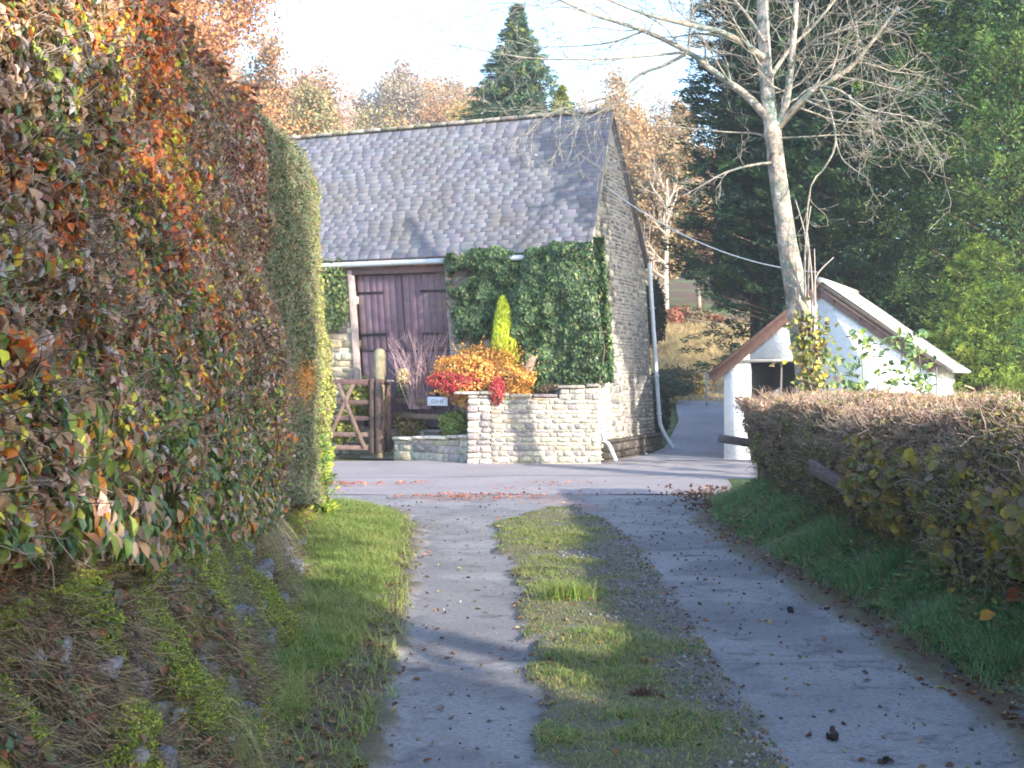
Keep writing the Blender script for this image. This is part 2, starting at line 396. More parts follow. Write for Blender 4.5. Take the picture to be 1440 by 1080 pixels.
# ------------------------------------------------------------------ the barn
C0 = np.array([1.70, 25.3]); GV = np.array([1.39, 3.6]); BW = np.linalg.norm(GV); GV = GV / BW
UV = np.array([-.905, .425]); UV = UV / np.linalg.norm(UV); SH = .066; BL = 9.5
FN = np.array([-UV[1], UV[0]]); FN = FN if FN[1] < 0 else -FN          # front normal
GN = np.array([GV[1], -GV[0]])                                         # gable normal, to the right
EZ, RZ = 4.13, 6.89
def B(s, w, z):
    p = C0 + UV * s + GV * w; return np.array([p[0] - SH * z, p[1], z])
barn = thing('stone_barn', 'old stone barn with lichened slate roof and large plank doors', 'barn', (*C0, 0))
DS0, DS1, DZ0, DZ1 = 2.95, 5.3, .55, 3.72
g = Geo()
def quad(g, pts, col): g.add(np.array(pts), np.array([[0, 1, 2, 3]]), col); return g
mc = srgb(150, 142, 128)
th = .25
# wall core: four walls with thickness, door opening left free
def slab(g, pts, nrm2, t, col=mc):       # pts CCW polygon, thickness inward
    P = np.array(pts); n = np.array([nrm2[0], nrm2[1], 0]); Q = P - n * t; k = len(P)
    V = np.vstack([P, Q]); F = [np.array([list(range(k))]), np.array([[k + i for i in range(k)][::-1]]),
                                np.array([[i, k + i, k + (i + 1) % k, (i + 1) % k] for i in range(k)])]
    g.add(V, F, col)
slab(g, [B(0, 0, -.3), B(0, 0, EZ), B(DS0, 0, EZ), B(DS0, 0, -.3)], FN, th)
slab(g, [B(DS0, 0, DZ1), B(DS0, 0, EZ), B(DS1, 0, EZ), B(DS1, 0, DZ1)], FN, th)
slab(g, [B(DS0, 0, -.3), B(DS0, 0, DZ0), B(DS1, 0, DZ0), B(DS1, 0, -.3)], FN, th)
slab(g, [B(DS1, 0, -.3), B(DS1, 0, EZ), B(BL, 0, EZ), B(BL, 0, -.3)], FN, th)
slab(g, [B(0, BW, -.3), B(BL, BW, -.3), B(BL, BW, EZ), B(0, BW, EZ)], -FN, th)
slab(g, [B(0, 0, -.3), B(0, BW, -.3), B(0, BW, EZ), B(0, BW / 2, RZ - .05), B(0, 0, EZ)], GN, th)
slab(g, [B(BL, 0, -.3), B(BL, 0, EZ), B(BL, BW / 2, RZ - .05), B(BL, BW, EZ), B(BL, BW, -.3)], -GN, th)
wall = g.build('wall', M_mortar, barn)
g = Geo()
dh = lambda s, z: (DS0 - .02 < s < DS1 + .02) and DZ0 < z < DZ1 + .28
stones(g, lambda s, z: B(s, 0, z), UV, FN, 0, 7.2, 0, lambda s: EZ - .02, hole=dh)
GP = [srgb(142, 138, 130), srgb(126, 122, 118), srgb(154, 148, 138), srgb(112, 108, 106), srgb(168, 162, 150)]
GC = [srgb(214, 204, 180), srgb(196, 186, 164), srgb(222, 212, 186), srgb(178, 170, 154)]  # sunlit front strip painted cream, shaded rest of the gable painted grey
def gtop(w): return EZ + (RZ - EZ) * (1 - abs(w - BW / 2) / (BW / 2)) - .03
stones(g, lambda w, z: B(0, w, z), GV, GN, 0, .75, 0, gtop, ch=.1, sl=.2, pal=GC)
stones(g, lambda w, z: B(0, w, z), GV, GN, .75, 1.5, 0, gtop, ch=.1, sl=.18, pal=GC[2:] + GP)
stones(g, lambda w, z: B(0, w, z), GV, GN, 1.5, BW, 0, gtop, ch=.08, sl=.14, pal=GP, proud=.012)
g.build('stonework', M_stone, barn)
# plinth along the foot of the gable
g = Geo(); mos = srgb(84, 76, 66)
stones(g, lambda w, z: B(-.14, w, z), GV, GN, 0, BW, -.05, lambda w: .42, ch=.16, sl=.4, pal=[mos, srgb(70, 64, 58)], depth=.12)
g.build('plinth', M_stone, barn)
# roof
sl_ang = math.atan2(RZ - EZ, BW / 2)
def roof_pt(s, r, side):      # r: distance up the slope from the eave line
    w = r * math.cos(sl_ang); z = EZ + r * math.sin(sl_ang)
    return B(s, w if side == 0 else BW - w, z)
RLn = (BW / 2) / math.cos(sl_ang); OV = .22
g = Geo()
for side in (0, 1):
    nn = np.array([*( -GV if side == 0 else GV), 0]) * math.sin(sl_ang) + np.array([0, 0, math.cos(sl_ang)])
    P = np.array([roof_pt(-.06, -OV, side), roof_pt(BL + .1, -OV, side), roof_pt(BL + .1, RLn, side), roof_pt(-.06, RLn, side)])
    g.add(np.vstack([P + nn * .02, P - nn * .05]), [np.array([[0, 1, 2, 3], [7, 6, 5, 4], [0, 4, 5, 1], [1, 5, 6, 2], [2, 6, 7, 3], [3, 7, 4, 0]])], srgb(88, 84, 92))
roof = g.build('roof', M_slate, barn)
SLP = [srgb(114, 112, 118), srgb(110, 108, 114), srgb(118, 116, 122), srgb(106, 104, 110)]
for side in (0, 1):
    g = Geo(); C = []; Hs = []; AX = []
    nn = np.array([*(-GV if side == 0 else GV), 0]) * math.sin(sl_ang) + np.array([0, 0, math.cos(sl_ang)])
    up = nrm(roof_pt(0, 1, side) - roof_pt(0, 0, side)); al = nrm(np.array([*UV, 0]))
    ex = .115; k = 0; r = -OV - .02
    while r < RLn - .05:
        s = -.1 - rng.uniform(0, .27)
        while s < BL + .05:
            wd = .27 * rng.uniform(.75, 1.25); sa, sb = max(s, -.09), min(s + wd, BL + .1)
            if sb - sa < .04:
                s += wd; continue
            L = min(.3, (RLn - r))
            ctr = roof_pt((sa + sb) / 2, r + L / 2, side) + nn * (.04 + .003 * rng.uniform(-1, 1))
            tl = .05; u2 = up * math.cos(tl) - nn * math.sin(tl); n2_ = np.cross(al, u2); n2_ = n2_ if n2_[2] > 0 else -n2_
            C.append(ctr); Hs.append(((sb - sa) / 2 - .0015, L / 2, .008)); AX.append([al, u2, n2_]); s += wd
        r += ex; k += 1
    boxes(g, C, Hs, np.array(AX), pick(SLP, len(C), v=.02), ch=.002, jit=.0)
    g.build('slates', M_slate, roof)
g = Geo(); C = []; 
s = -.08
while s < BL:
    C.append(B(s + .2, BW / 2, RZ + .06)); s += .41
boxes(g, C, (.203, .11, .035), np.array([[*UV, 0], [*GV, 0], [0, 0, 1]]), pick([srgb(164, 156, 142), srgb(146, 138, 128), srgb(140, 132, 110)], len(C), v=.08), ch=.02, jit=.004)
g.build('ridge_stones', M_stone, roof)
# verge mortar fillet along the gable
g = Geo()
for side in (0, 1):
    for k in range(12):
        a = roof_pt(-.07, -OV + (RLn + OV) * k / 12, side); b = roof_pt(-.07, -OV + (RLn + OV) * (k + 1) / 12 - .01, side)
        beam(g, a, b, .06 if side == 0 else .03, .07 if side == 0 else .04, pick([srgb(180, 172, 152), srgb(160, 152, 136)] if side == 0 else [srgb(90, 86, 84)], 1)[0])
g.build('verge', M_stone, roof)
# gutter and pipes
g = Geo(); gl = [roof_pt(s, -OV - .06, 0) + np.array([0, 0, -.03]) for s in np.linspace(.0, 7.5, 30)]
tube(g, np.array(gl), .055, 8); gut = g.build('gutter', M_pipe, barn, True)
for s in np.arange(.3, 7.5, .9):
    g = Geo(); beam(g, roof_pt(s, -OV - .02, 0) + (0, 0, -.08), B(s, 0, EZ - .15), .025, .02); g.build('bracket', M_iron, gut)
def pipe(pts, name='downpipe', r=.045, label=None):
    g = Geo(); tube(g, smoothline(pts, 20), r, 8); p = g.build(name, M_pipe, barn, True)
    if label: p['label'] = label
    for i in (0.3, .62, .9):
        g = Geo(); q = smoothline(pts, 20)[int(19 * i * .6)]
        boxes(g, [q], (.06, .06, .015), None, srgb(170, 176, 180)); g.build('clip', M_pipe, p)
    return p
o = np.array([*(FN * .09 + GN * .1), 0]); og = np.array([*GN * .12, 0])
pipe([B(0.05, 0, 1.35) + o * 1.2, B(0.05, 0, .8) + o * 1.4, B(.05, 0, .42) + o * 1.6, B(0, 0, .34) + o * 2.2, B(-.05, 0, .05) + o * 3.2], r=.04, label='short pale downpipe at the front corner')
pipe([B(0, BW - .02, EZ - .1) + og, B(0, BW - .02, 2.4) + og, B(0, BW - .02, .9) + og, B(0, BW - .02, .5) + og * 1.3, B(0, BW - .08, .06) + og * 3.4], label='long pale downpipe at the far corner of the gable')
# timber lintel, frame and doors
dvec = np.array([*UV, 0]); fn3 = np.array([*FN, 0])
g = Geo(); BR = srgb(132, 100, 88)
pp = [B(s, 0, DZ1 + .17 + .02 * math.sin(s * 3)) + fn3 * .02 for s in np.linspace(DS0 - .3, DS1 + .2, 9)]
for a, b in zip(pp[:-1], pp[1:]): beam(g, a, b, .2, .17 + rng.uniform(-.03, .03), pick([srgb(150, 122, 98), srgb(126, 100, 84)], 1)[0], ch=.03)
g.build('lintel', M_wood, barn)
g = Geo(); FC = srgb(168, 150, 142)
beam(g, B(DS1 - .06, 0, DZ0) - fn3 * .02, B(DS1 - .06, 0, DZ1 + .05) - fn3 * .02, .13, .14, FC)
beam(g, B(DS0 + .06, 0, DZ0) - fn3 * .02, B(DS0 + .06, 0, DZ1 + .05) - fn3 * .02, .13, .12, FC)
beam(g, B(DS0, 0, DZ1 + .01) - fn3 * .03, B(DS1, 0, DZ1 + .01) - fn3 * .03, .12, .12, srgb(112, 88, 86))
g.build('door_frame', M_wood, barn)
DM = (DS0 + DS1) / 2
for (a, b, hs, fi) in ((DS0 + .13, DM - .01, 0, 0), (DM + .01, DS1 - .13, 1, 1)):
    g = Geo(); n = 7; wdt = (b - a) / n; zm = 2.12
    for i in range(n):
        s = a + wdt * (i + .5)
        for z0, z1 in ((DZ0 + .04, zm), (zm + .02, DZ1 - .06)):
            c_ = pick([srgb(112, 92, 100), srgb(106, 86, 96), srgb(118, 98, 104)], 1, v=.05)[0]
            beam(g, B(s, 0, z0) - fn3 * .12, B(s, 0, z1) - fn3 * .12, wdt - .006, .035, c_, ch=.005, up=FN.tolist() + [0])
    for z in (zm, ):
        beam(g, B(a, 0, z) - fn3 * .11, B(b, 0, z) - fn3 * .11, .03, .03, srgb(70, 52, 56))
    d = g.build('door', M_paintwood, barn)
    for z in (1.35, 2.45, 3.3):
        g = Geo(); s0 = b if hs else a; s1 = s0 + (-.62 if hs else .62)
        beam(g, B(s0, 0, z) - fn3 * .09, B(s1, 0, z + .01) - fn3 * .09, .015, .05)
        g.build('hinge_strap', M_iron, d)
# the dark inside of the barn floor
g = Geo(); quad(g, [B(0, 0, .5), B(BL, 0, .5), B(BL, BW, .5), B(0, BW, .5)], srgb(60, 52, 46)); g.build('floor', M_bank, barn)

# creeper on the barn
def creeper(name, label, n, region, pal, w, size, thick, seed, par=None):
    t = thing(name, label, 'climbing plant', region[0])
    g = Geo(); P, N = region[1](n); A = rnd(n, .5) + np.array([0, 0, -.8]); c = pick(pal, n, w, .25)
    leaves(g, P, N + rnd(n, .45), A, size * rng.uniform(.7, 1.3, n), size * .62 * rng.uniform(.7, 1.2, n), c)
    g.build('leaves', M_leaf, t); return t
def ivy_region(n):
    s = rng.uniform(-.02, 3.1, n * 2); z = rng.uniform(.9, 4.2, n * 2)
    P2_ = np.stack([s, z], -1); e = (fbm(P2_, .6, 71) - .5) * 1.1 + (fbm(P2_, .18, 73) - .5) * .6
    low = np.interp(s, [0, .1, .5, 1.2, 1.6, 1.75, 3.1], [1.6, 1.5, 1.2, 1.15, 1.4, 2.2, 2.3])
    hi = np.interp(s, [0, 3.1], [4.12, 4.02])
    left = 2.85 + .25 * sm(z, 3.3, 3.8) + e * .5
    k = (z > low + e) & (z < hi + e * .3) & (s < left) & (fbm(P2_, .4, 78) > .27); s = s[k][:n]; z = z[k][:n]; m = len(s)
    edge = np.clip(np.minimum.reduce([(z - low[k][:n]) / .4, (hi[k][:n] + .15 - z) / .3, (left[k][:n] - s) / .3]), .1, 1)
    b = (.08 + .62 * fbm(np.stack([s, z], -1), .75, 75, 2) ** 1.3 + .3 * (fbm(np.stack([s, z], -1), .2, 76) - .35)) * np.sqrt(edge)
    d = b - rng.exponential(.06, m).clip(0, .3)
    P = np.array([B(a, 0, c_) for a, c_ in zip(s, z)]) + fn3 * d[:, None]
    P[:, :] += np.array([*GN, 0]) * (np.clip(.25 - s, 0, 1) * rng.uniform(0, 1.1, m))[:, None]
    N = np.tile(fn3, (m, 1)) + np.array([0, 0, .25]) + rnd(m, .35)
    N = N + np.array([*UV, 0]) * (fbm(np.stack([s + .1, z], -1), .3, 76) - fbm(np.stack([s - .1, z], -1), .3, 76))[:, None] * -3
    return P, N
def ivy_all(n):
    P, N = ivy_region(n)
    m = int(n * .16); z = rng.uniform(1.5, 4.2, m); w = rng.uniform(0, 1, m) ** 1.6 * np.interp(z, [1.5, 2.2, 3.6, 4.2], [.3, .75, .7, .2]) * (.35 + 1.3 * vn(np.stack([z, z * 0], -1), .35, 79))
    d = rng.uniform(.05, .3, m) * (1 - w * .8)
    Q = np.array([B(0, a, c_) for a, c_ in zip(w, z)]) + np.array([*GN, 0]) * d[:, None]
    NN = np.tile(np.array([*GN, .2]), (m, 1)) + rnd(m, .4)
    k = 0
    return np.vstack([P, Q]), np.vstack([N, NN])
IVY = [srgb(78, 106, 66), srgb(100, 128, 76), srgb(60, 86, 58), srgb(144, 160, 98), srgb(118, 110, 78)]
def build_ivy():
    t = thing('wall_creeper', 'thick dark green creeper covering the barn front beside the doors', 'climbing plant', (.6, 25.4, .5))
    P, N = ivy_all(26000); m = len(P); g = Geo()
    leaves(g, P, N, rnd(m, .6) + np.array([0, 0, -.6]), rng.uniform(.05, .1, m), rng.uniform(.035, .065, m), pick(IVY, m, [4, 3, 3, 1.2, .5], .22))
    g.build('leaves', M_leaf, t)
    g = Geo()
    for k in range(26):
        s0 = rng.uniform(.1, 2.6); p = [B(s0 + rng.uniform(-.2, .2) * j, 0, .6 + j * .85) + fn3 * rng.uniform(.04, .12) for j in range(5)]
        tube(g, smoothline(p, 12), np.linspace(.03, .008, 12), 5, srgb(96, 78, 62))
    for k in range(60):          # straggling shoots towards the doors and above
        s0 = rng.uniform(2.5, 2.95); z0 = rng.uniform(2.4, 4.0); p0 = B(s0, 0, z0) + fn3 * .25
        p1 = p0 + dvec * rng.uniform(.1, .5) + np.array([0, 0, rng.uniform(-.1, .15)]) + fn3 * rng.uniform(-.05, .15)
        sticks(g, p0, p1, .004, .002, srgb(120, 110, 84))
    g.build('stems', M_twig, t)
build_ivy()
def left_creeper():
    t = thing('wall_creeper', 'thin pale green creeper on the barn wall left of the doors', 'climbing plant', (*B(5.8, 0, .5)[:2], .5))
    n = 5200; s = rng.uniform(5.3, 7.4, n); z = rng.uniform(1.9, 4.0, n); P2_ = np.stack([s, z], -1)
    k = fbm(P2_, .5, 81) + .25 * sm(z, 2, 3.5) + .25 * sm(s, 5.4, 6.4) > .58; s = s[k]; z = z[k]; m = len(s)
    P = np.array([B(a, 0, b) for a, b in zip(s, z)]) + fn3 * rng.uniform(.04, .2, m)[:, None]; g = Geo()
    leaves(g, P, np.tile(fn3, (m, 1)) + rnd(m, .5), rnd(m, .5) + np.array([0, 0, -.7]), rng.uniform(.06, .11, m), rng.uniform(.04, .07, m),
           pick([srgb(120, 138, 76), srgb(92, 116, 64), srgb(150, 156, 96)], m, v=.2))
    g.build('leaves', M_leaf, t)
left_creeper()

# ------------------------------------------------------------------ garden walls, gate and fence
WP = [srgb(178, 170, 154), srgb(166, 160, 148), srgb(186, 178, 162), srgb(154, 148, 138), srgb(174, 162, 140), srgb(144, 138, 134)]
def wall_thing(label, a, b, top, thick=.35, cope=None, pal=WP, ch=.085, sl=.2):
    a = np.array(a, float); b = np.array(b, float); u = (b - a); L = np.linalg.norm(u); u /= L
    n = np.array([u[1], -u[0]]); n = n if n[1] < 0 else -n
    t = thing('garden_wall', label, 'wall', (*a, 0)); g = Geo(); m = 14
    for k in range(m):
        s0, s1 = L * k / m, L * (k + 1) / m; h = min(top(s0), top(s1)) - .03
        p = a + u * (s0 + s1) / 2 - n * (thick / 2 + .02)
        boxes(g, [[p[0], p[1], h / 2 - .1]], ((s1 - s0) / 2 + .002 * (k % 2), thick / 2, h / 2 + .1), np.array([[*u, 0], [*n, 0], [0, 0, 1]]), mc)
    g.build('core', M_mortar, t); g = Geo()
    stones(g, lambda s, z: np.array([*(a + u * s), z]), u, n, 0, L, -.03, top, ch=ch, sl=sl, pal=pal, proud=.004)
    stones(g, lambda s, z: np.array([*(a + u * s - n * (thick + .04)), z]), u, -n, 0, L, -.03, top, ch=ch, sl=sl, pal=pal, proud=.025)
    stones(g, lambda s, z: np.array([*(b - n * s), z]), -n, u, 0, thick, -.03, lambda s: top(L), ch=ch, sl=sl, pal=pal, proud=.025)
    g.build('stonework', M_stone, t)
    if cope:
        g = Geo(); s = 0; C = []; Hs = []
        while s < L - .05:
            l = min(rng.uniform(.3, .6), L - s); z = min(top(s), top(s + l)) + .025
            p = a + u * (s + l / 2) - n * (thick / 2); C.append([p[0], p[1], z]); Hs.append((l / 2 - .006, thick / 2 + .05, .028)); s += l
        boxes(g, C, Hs, np.array([[*u, 0], [*n, 0], [0, 0, 1]]), pick(cope, len(C)), ch=.012, jit=.01)
        g.build('coping', M_stone, t)
    return t
CP = [srgb(160, 150, 140), srgb(136, 128, 122), srgb(184, 174, 156)]
pA = W(690, 652, 24.7)[:2]; pB = np.array([1.62, 24.72])
Lw = np.linalg.norm(pB - pA)
wall_thing('long pale rubble garden wall running from the pillar to the barn corner', pA, pB,
           lambda s: (1.25 if s < 1.15 else (1.40 if s < 1.85 else 1.5)) + .03 * math.sin(s * 5), cope=CP, thick=.3)
wall_thing('low pale rubble wall between the gate and the pillar', (-2.32, 26.4), (-.82, 24.95), lambda s: .38 + .1 * s / 2, cope=[srgb(222, 212, 190), srgb(200, 188, 168)], thick=.3, ch=.14, sl=.33)
# raised bed behind the walls
g = Geo(); bx_, by_ = np.meshgrid(np.linspace(0, 1, 30), np.linspace(0, 1, 12))
f0 = np.array([-2.2, 26.75]); f1 = np.array([-.6, 25.2]); f2 = np.array([1.4, 25.05])
t3 = bx_ * 2; front = np.where(t3[..., None] < 1, f0 + (f1 - f0) * np.clip(t3, 0, 1)[..., None], f1 + (f2 - f1) * np.clip(t3 - 1, 0, 1)[..., None])
back = np.array([B(s, 0, 0)[:2] for s in np.linspace(5.2, .1, 30)])[None] + FN * .0
Q = front * (1 - by_[..., None]) + back * by_[..., None]
zz = np.interp(bx_, [0, .3, .5, 1], [.3, .42, .9, 1.15]) + (fbm(Q, .4, 91) - .5) * .15
g.add(np.stack([Q[..., 0], Q[..., 1], zz], -1), grid(30, 12), (srgb(92, 78, 58) * (.7 + .6 * fbm(Q, .3, 92)[..., None])).reshape(-1, 3))
tag(g.build('garden_bed_ground', M_bank, smooth=True), 'raised bed of dark soil behind the garden walls', kind='structure')

t = thing('stone_pillar', 'square stone pillar with a thin slab on top between low and long walls', 'pillar', (*W(674, 652, 24.75)[:2], 0))
pc = W(674, 652, 24.85); g = Geo(); C = []; Hs = []
z = 0
while z < 1.26:
    h = rng.uniform(.09, .15); h = min(h, 1.27 - z)
    k = rng.uniform(-.05, .05); C += [[pc[0] - .11 + k / 2, pc[1], z + h / 2], [pc[0] + .11 + k / 2, pc[1], z + h / 2]]; Hs += [(.11 + k / 2 - .006, .2 + rng.uniform(-.012, .012), h / 2 - .007), (.11 - k / 2 - .006, .2 + rng.uniform(-.012, .012), h / 2 - .007)]
    z += h
boxes(g, C, Hs, None, pick([srgb(166, 158, 152), srgb(186, 176, 164), srgb(146, 138, 136)], len(C)), ch=.02, jit=.012); g.build('shaft', M_stone, t)
g = Geo(); boxes(g, [[pc[0], pc[1] + .02, .62]], (.19, .17, .62), None, mc); g.build('core', M_mortar, t)
g = Geo(); boxes(g, [[pc[0] - .22, pc[1] + .05, 1.305], [pc[0] + .16, pc[1] + .03, 1.31]], [(.24, .26, .028), (.14, .26, .03)], None, pick(CP, 2), ch=.012, jit=.01); g.build('cap_slab', M_stone, t)

WD = [srgb(106, 84, 76), srgb(96, 76, 70), srgb(118, 96, 86)]
def wd(): return pick(WD, 1, v=.1)[0]
def gate(label, a, b, brace, group):
    """five-bar field gate standing from a to b"""
    a = np.array([*a, 0.]); b = np.array([*b, 0.]); u = nrm(b - a); n = np.cross(u, (0, 0, 1)); z0, z1 = .1, 1.52
    t = thing('field_gate', label, 'gate', a, group)
    for q, w in ((a + u * .05, .1), (b - u * .05, .11)):
        g = Geo(); beam(g, q + (0, 0, z0), q + (0, 0, z1 + .04), .075, w, wd(), up=n); g.build('stile', M_wood, t)
    for z, h in ((.2, .09), (.46, .09), (.78, .09), (1.1, .09), (1.5, .11)):
        g = Geo(); beam(g, a + u * .1 + (0, 0, z), b - u * .1 + (0, 0, z), .03, h, wd()); g.build('rail', M_wood, t)
    for s0, s1 in brace:
        g = Geo(); L = np.linalg.norm(b - a); off = -n * .03 if n[1] > 0 else n * .03
        beam(g, a + u * L * s0 + (0, 0, .2) + off, a + u * L * s1 + (0, 0, 1.46) + off, .025, .08, srgb(124, 102, 90)); g.build('brace', M_wood, t)
    return t
gate('wide brown field gate with diagonal braces, half hidden behind the tall hedge', W(395, 640, 27.2)[:2], W(527, 640, 26.6)[:2], [(.48, .78), (.9, .62)], 'field gates')
gate('narrow brown field gate standing edge-on beside the gate post', W(531, 640, 26.5)[:2], W(547, 640, 26.95)[:2], [(.1, .9), (.9, .1)], 'field gates')
t = thing('gate_post', 'dark square gate post between the narrow gate and the low wall', 'post', W(549, 640, 26.9) * np.array([1, 1, 0]))
p = W(549, 640, 26.7); g = Geo(); beam(g, (p[0], p[1], 0), (p[0], p[1], 1.5), .12, .12, srgb(104, 82, 72)); g.build('shaft', M_wood, t)
g = Geo(); boxes(g, [(p[0], p[1], 1.52)], (.075, .075, .02), None, srgb(120, 112, 116)); g.build('cap', M_wood, t)
# broad old post with rounded top, behind the gates
t = thing('old_gate_post', 'broad pale wooden post with pointed top behind the gates', 'post', W(534, 640, 26.75) * np.array([1, 1, 0]))
p = W(534, 640, 26.75); g = Geo(); C1_ = srgb(150, 140, 112)
P = np.array([[p[0], p[1], z] for z in (0, .8, 1.5, 1.58, 1.64, 2.02, 2.1, 2.16)]); rr_ = np.array([.1, .1, .1, .11, .125, .125, .11, .06])
tube(g, P, rr_, 6, C1_, lump=.1); g.build('shaft', M_wood, t)
# post and rail fence on the low wall, with the white sign
ft = thing('rail_fence', 'brown post and rail fence standing behind the low wall', 'fence', W(600, 640, 26.2) * np.array([1, 1, 0]))
fa, fb = W(553, 640, 27.0), W(658, 640, 25.45)
def fpt(x): 
    k = (x - 553) / 105; return fa * (1 - k) + fb * k
for x, zt_, w in ((600, 1.42, .15), (646, 1.24, .09)):
    p = fpt(x); g = Geo(); beam(g, (p[0], p[1], .2), (p[0], p[1], zt_), w, w, srgb(126, 104, 84)); g.build('post', M_wood, ft)
for z in (1.13, .84):
    g = Geo(); a = fpt(554); b = fpt(656); beam(g, (a[0], a[1] + .05, z), (b[0], b[1] + .05, z - .03), .03, .1, srgb(122, 100, 84)); g.build('rail', M_wood, ft)
t = thing('name_sign', 'small white name board with dark lettering on the rail fence', 'sign', fpt(618) * np.array([1, 1, 0]) + (0, 0, 1.1))
a = fpt(605); b = fpt(633); z = 1.13; g = Geo(); u = nrm(b - a); u[2] = 0; n = np.cross(u, (0, 0, 1)); n = n if n[1] < 0 else -n
ctr = (a + b) / 2; ctr[2] = z; hw = np.linalg.norm(b[:2] - a[:2]) / 2
boxes(g, [ctr + n * .04], (hw, .01, .085), np.array([u, n, [0, 0, 1]]), srgb(224, 226, 232), ch=.004); g.build('board', M_sign, t)
def stroke(x0, z0, x1, z1): beam(g, ctr + n * .053 + u * x0 * hw + (0, 0, z0 * .085), ctr + n * .053 + u * x1 * hw + (0, 0, z1 * .085), .006, .012, srgb(70, 70, 90), up=n)
for ltr in (((-.52, .35, -.3, .35), (-.52, .35, -.52, -.4), (-.52, -.4, -.3, -.4), (-.3, -.4, -.3, -.05)), ((-.12, .5, -.12, -.55),), ((.08, .4, .08, -.4), (.08, 0, .34, 0), (.34, .4, .34, -.4)), ((.52, .4, .52, -.4), (.52, .4, .74, .4))):
    g = Geo()
    for st in ltr: stroke(*st)
    g.build('letter', M_sign, t)
# leaning board
t = thing('leaning_board', 'short grey-brown board leaning behind the garden wall', 'board', W(745, 525, 25.2))
g = Geo(); beam(g, W(739, 530, 25.2), W(750, 500, 25.3), .15, .025, srgb(160, 136, 120), up=(0, -1, .1)); g.build('plank', M_wood, t)

# ------------------------------------------------------------------ shrubs in the garden
def mound(name, label, cat, c, rad, n, pal, w=None, size=.06, stems=40, mt=None, droop=-.2, top_pow=1.0, lo=False, scol=None, vr=.2, wid=.6):
    c = np.array(c, float); rad = np.array(rad, float); t = thing(name, label, cat, (c[0], c[1], c[2] - rad[2]))
    d = nrm(rnd(n)); rr_ = 1 - rng.exponential(.14, n).clip(0, .7); lump = .45 + 1.0 * fbm(d * 1.6 + c, .8, 101)
    P = c + d * rad * (rr_ * lump)[:, None]
    g = Geo(); s = size * rng.uniform(.6, 1.35, n)
    leaves(g, P, d + rnd(n, .5), d * .6 + rnd(n, .6) + np.array([0, 0, droop]), s, s * wid, pick(pal, n, w, vr), lo=lo)
    for q in range(max(6, n // 90)):          # loose sprigs that break the outline
        dq = nrm(rng.normal(0, 1, 3) + np.array([0, -.2, .5])); m_ = 12; u_ = np.linspace(.8, rng.uniform(1.05, 1.4), m_)[:, None]; Pq = c + dq * rad * u_ + rnd(m_, .25) * size
        leaves(g, Pq, rnd(m_, .6) + dq, rnd(m_, .5) + dq, size * .85, size * wid * .8, pick(pal, m_, w, vr), lo=lo)
    g.build('leaves', mt or M_leaf, t)
    if stems:
        g = Geo(); b = c - np.array([0, 0, rad[2]]) + rnd(stems, .05) * np.array([1, 1, 0]); d2 = nrm(rnd(stems) + np.array([0, 0, .8])); e = c + d2 * rad * .95
        m_ = (b + e) / 2 + rnd(stems, .05) * rad[0]; sticks(g, b, m_, .008, .006, scol if scol is not None else srgb(110, 84, 62)); sticks(g, m_, e, .006, .003, scol if scol is not None else srgb(110, 84, 62))
        g.build('stems', M_twig, t)
    return t
GP_ = [srgb(196, 206, 56), srgb(166, 184, 48), srgb(208, 214, 84)]
def cone_bush():
    base = W(712, 525, 25.55); t = thing('golden_conifer', 'narrow bright yellow-green dwarf conifer in front of the creeper', 'conifer', base)
    n = 5200; h = rng.uniform(0, 1, n) ** .85; H = 1.42; a = rng.uniform(0, 2 * math.pi, n)
    rad = .3 * np.power(1 - h, .62) * (.85 + .3 * rng.uniform(0, 1, n)) + .01
    P = base + np.stack([np.cos(a) * rad - .07 * h, np.sin(a) * rad * .8, h * H], -1)
    D_ = np.stack([np.cos(a) * .35, np.sin(a) * .35, np.ones(n)], -1) + rnd(n, .18); N = np.stack([np.cos(a), np.sin(a), np.zeros(n)], -1) + rnd(n, .5)
    g = Geo(); leaves(g, P, N, D_, rng.uniform(.08, .16, n), .03, pick(GP_, n, v=.2), lo=True); g.build('crown', M_fol, t)
    g = Geo(); tube(g, np.array([base - (0, 0, .1), base + (0, 0, .8)]), [.03, .01], 6, srgb(90, 70, 50)); g.build('trunk', M_bark, t)
cone_bush()
c = W(683, 535, 25.6); mound('orange_shrub', 'large rounded shrub in golden orange leaf above the garden wall', 'shrub', (c[0], c[1] - .3, c[2] + .05), (.93, .5, .58), 8500,
      [srgb(232, 176, 84), srgb(222, 154, 74), srgb(236, 198, 110), srgb(206, 128, 72)], [4, 3, 3, 1], size=.055)
c = W(652, 540, 25.15); mound('red_shrub', 'small crimson-leaved shrub in front of the orange one', 'shrub', (c[0], c[1] - .1, c[2] + .02), (.6, .2, .22), 2100,
      [srgb(196, 72, 76), srgb(176, 52, 62), srgb(220, 110, 96), srgb(170, 150, 70)], [4, 3, 2, 1], size=.055)
c = W(700, 552, 24.8); mound('red_shrub', 'small crimson spray hanging over the wall right of the pillar', 'shrub', (c[0], c[1] - .15, c[2] + .04), (.15, .15, .24), 500,
      [srgb(196, 62, 76), srgb(176, 52, 62), srgb(226, 120, 96)], size=.05, stems=12)
c = W(642, 598, 25.55); mound('green_shrub', 'light green small-leaved shrub behind the low wall next to the pillar', 'shrub', c, (.33, .25, .26), 2200,
      [srgb(140, 160, 74), srgb(110, 136, 64), srgb(170, 178, 90)], size=.05)
c = W(578, 600, 27.0); mound('green_shrub', 'sparse reddish-green shrub behind the low wall near the gate post', 'shrub', c, (.33, .25, .28), 1300,
      [srgb(150, 156, 84), srgb(150, 104, 72), srgb(176, 160, 100)], size=.05)
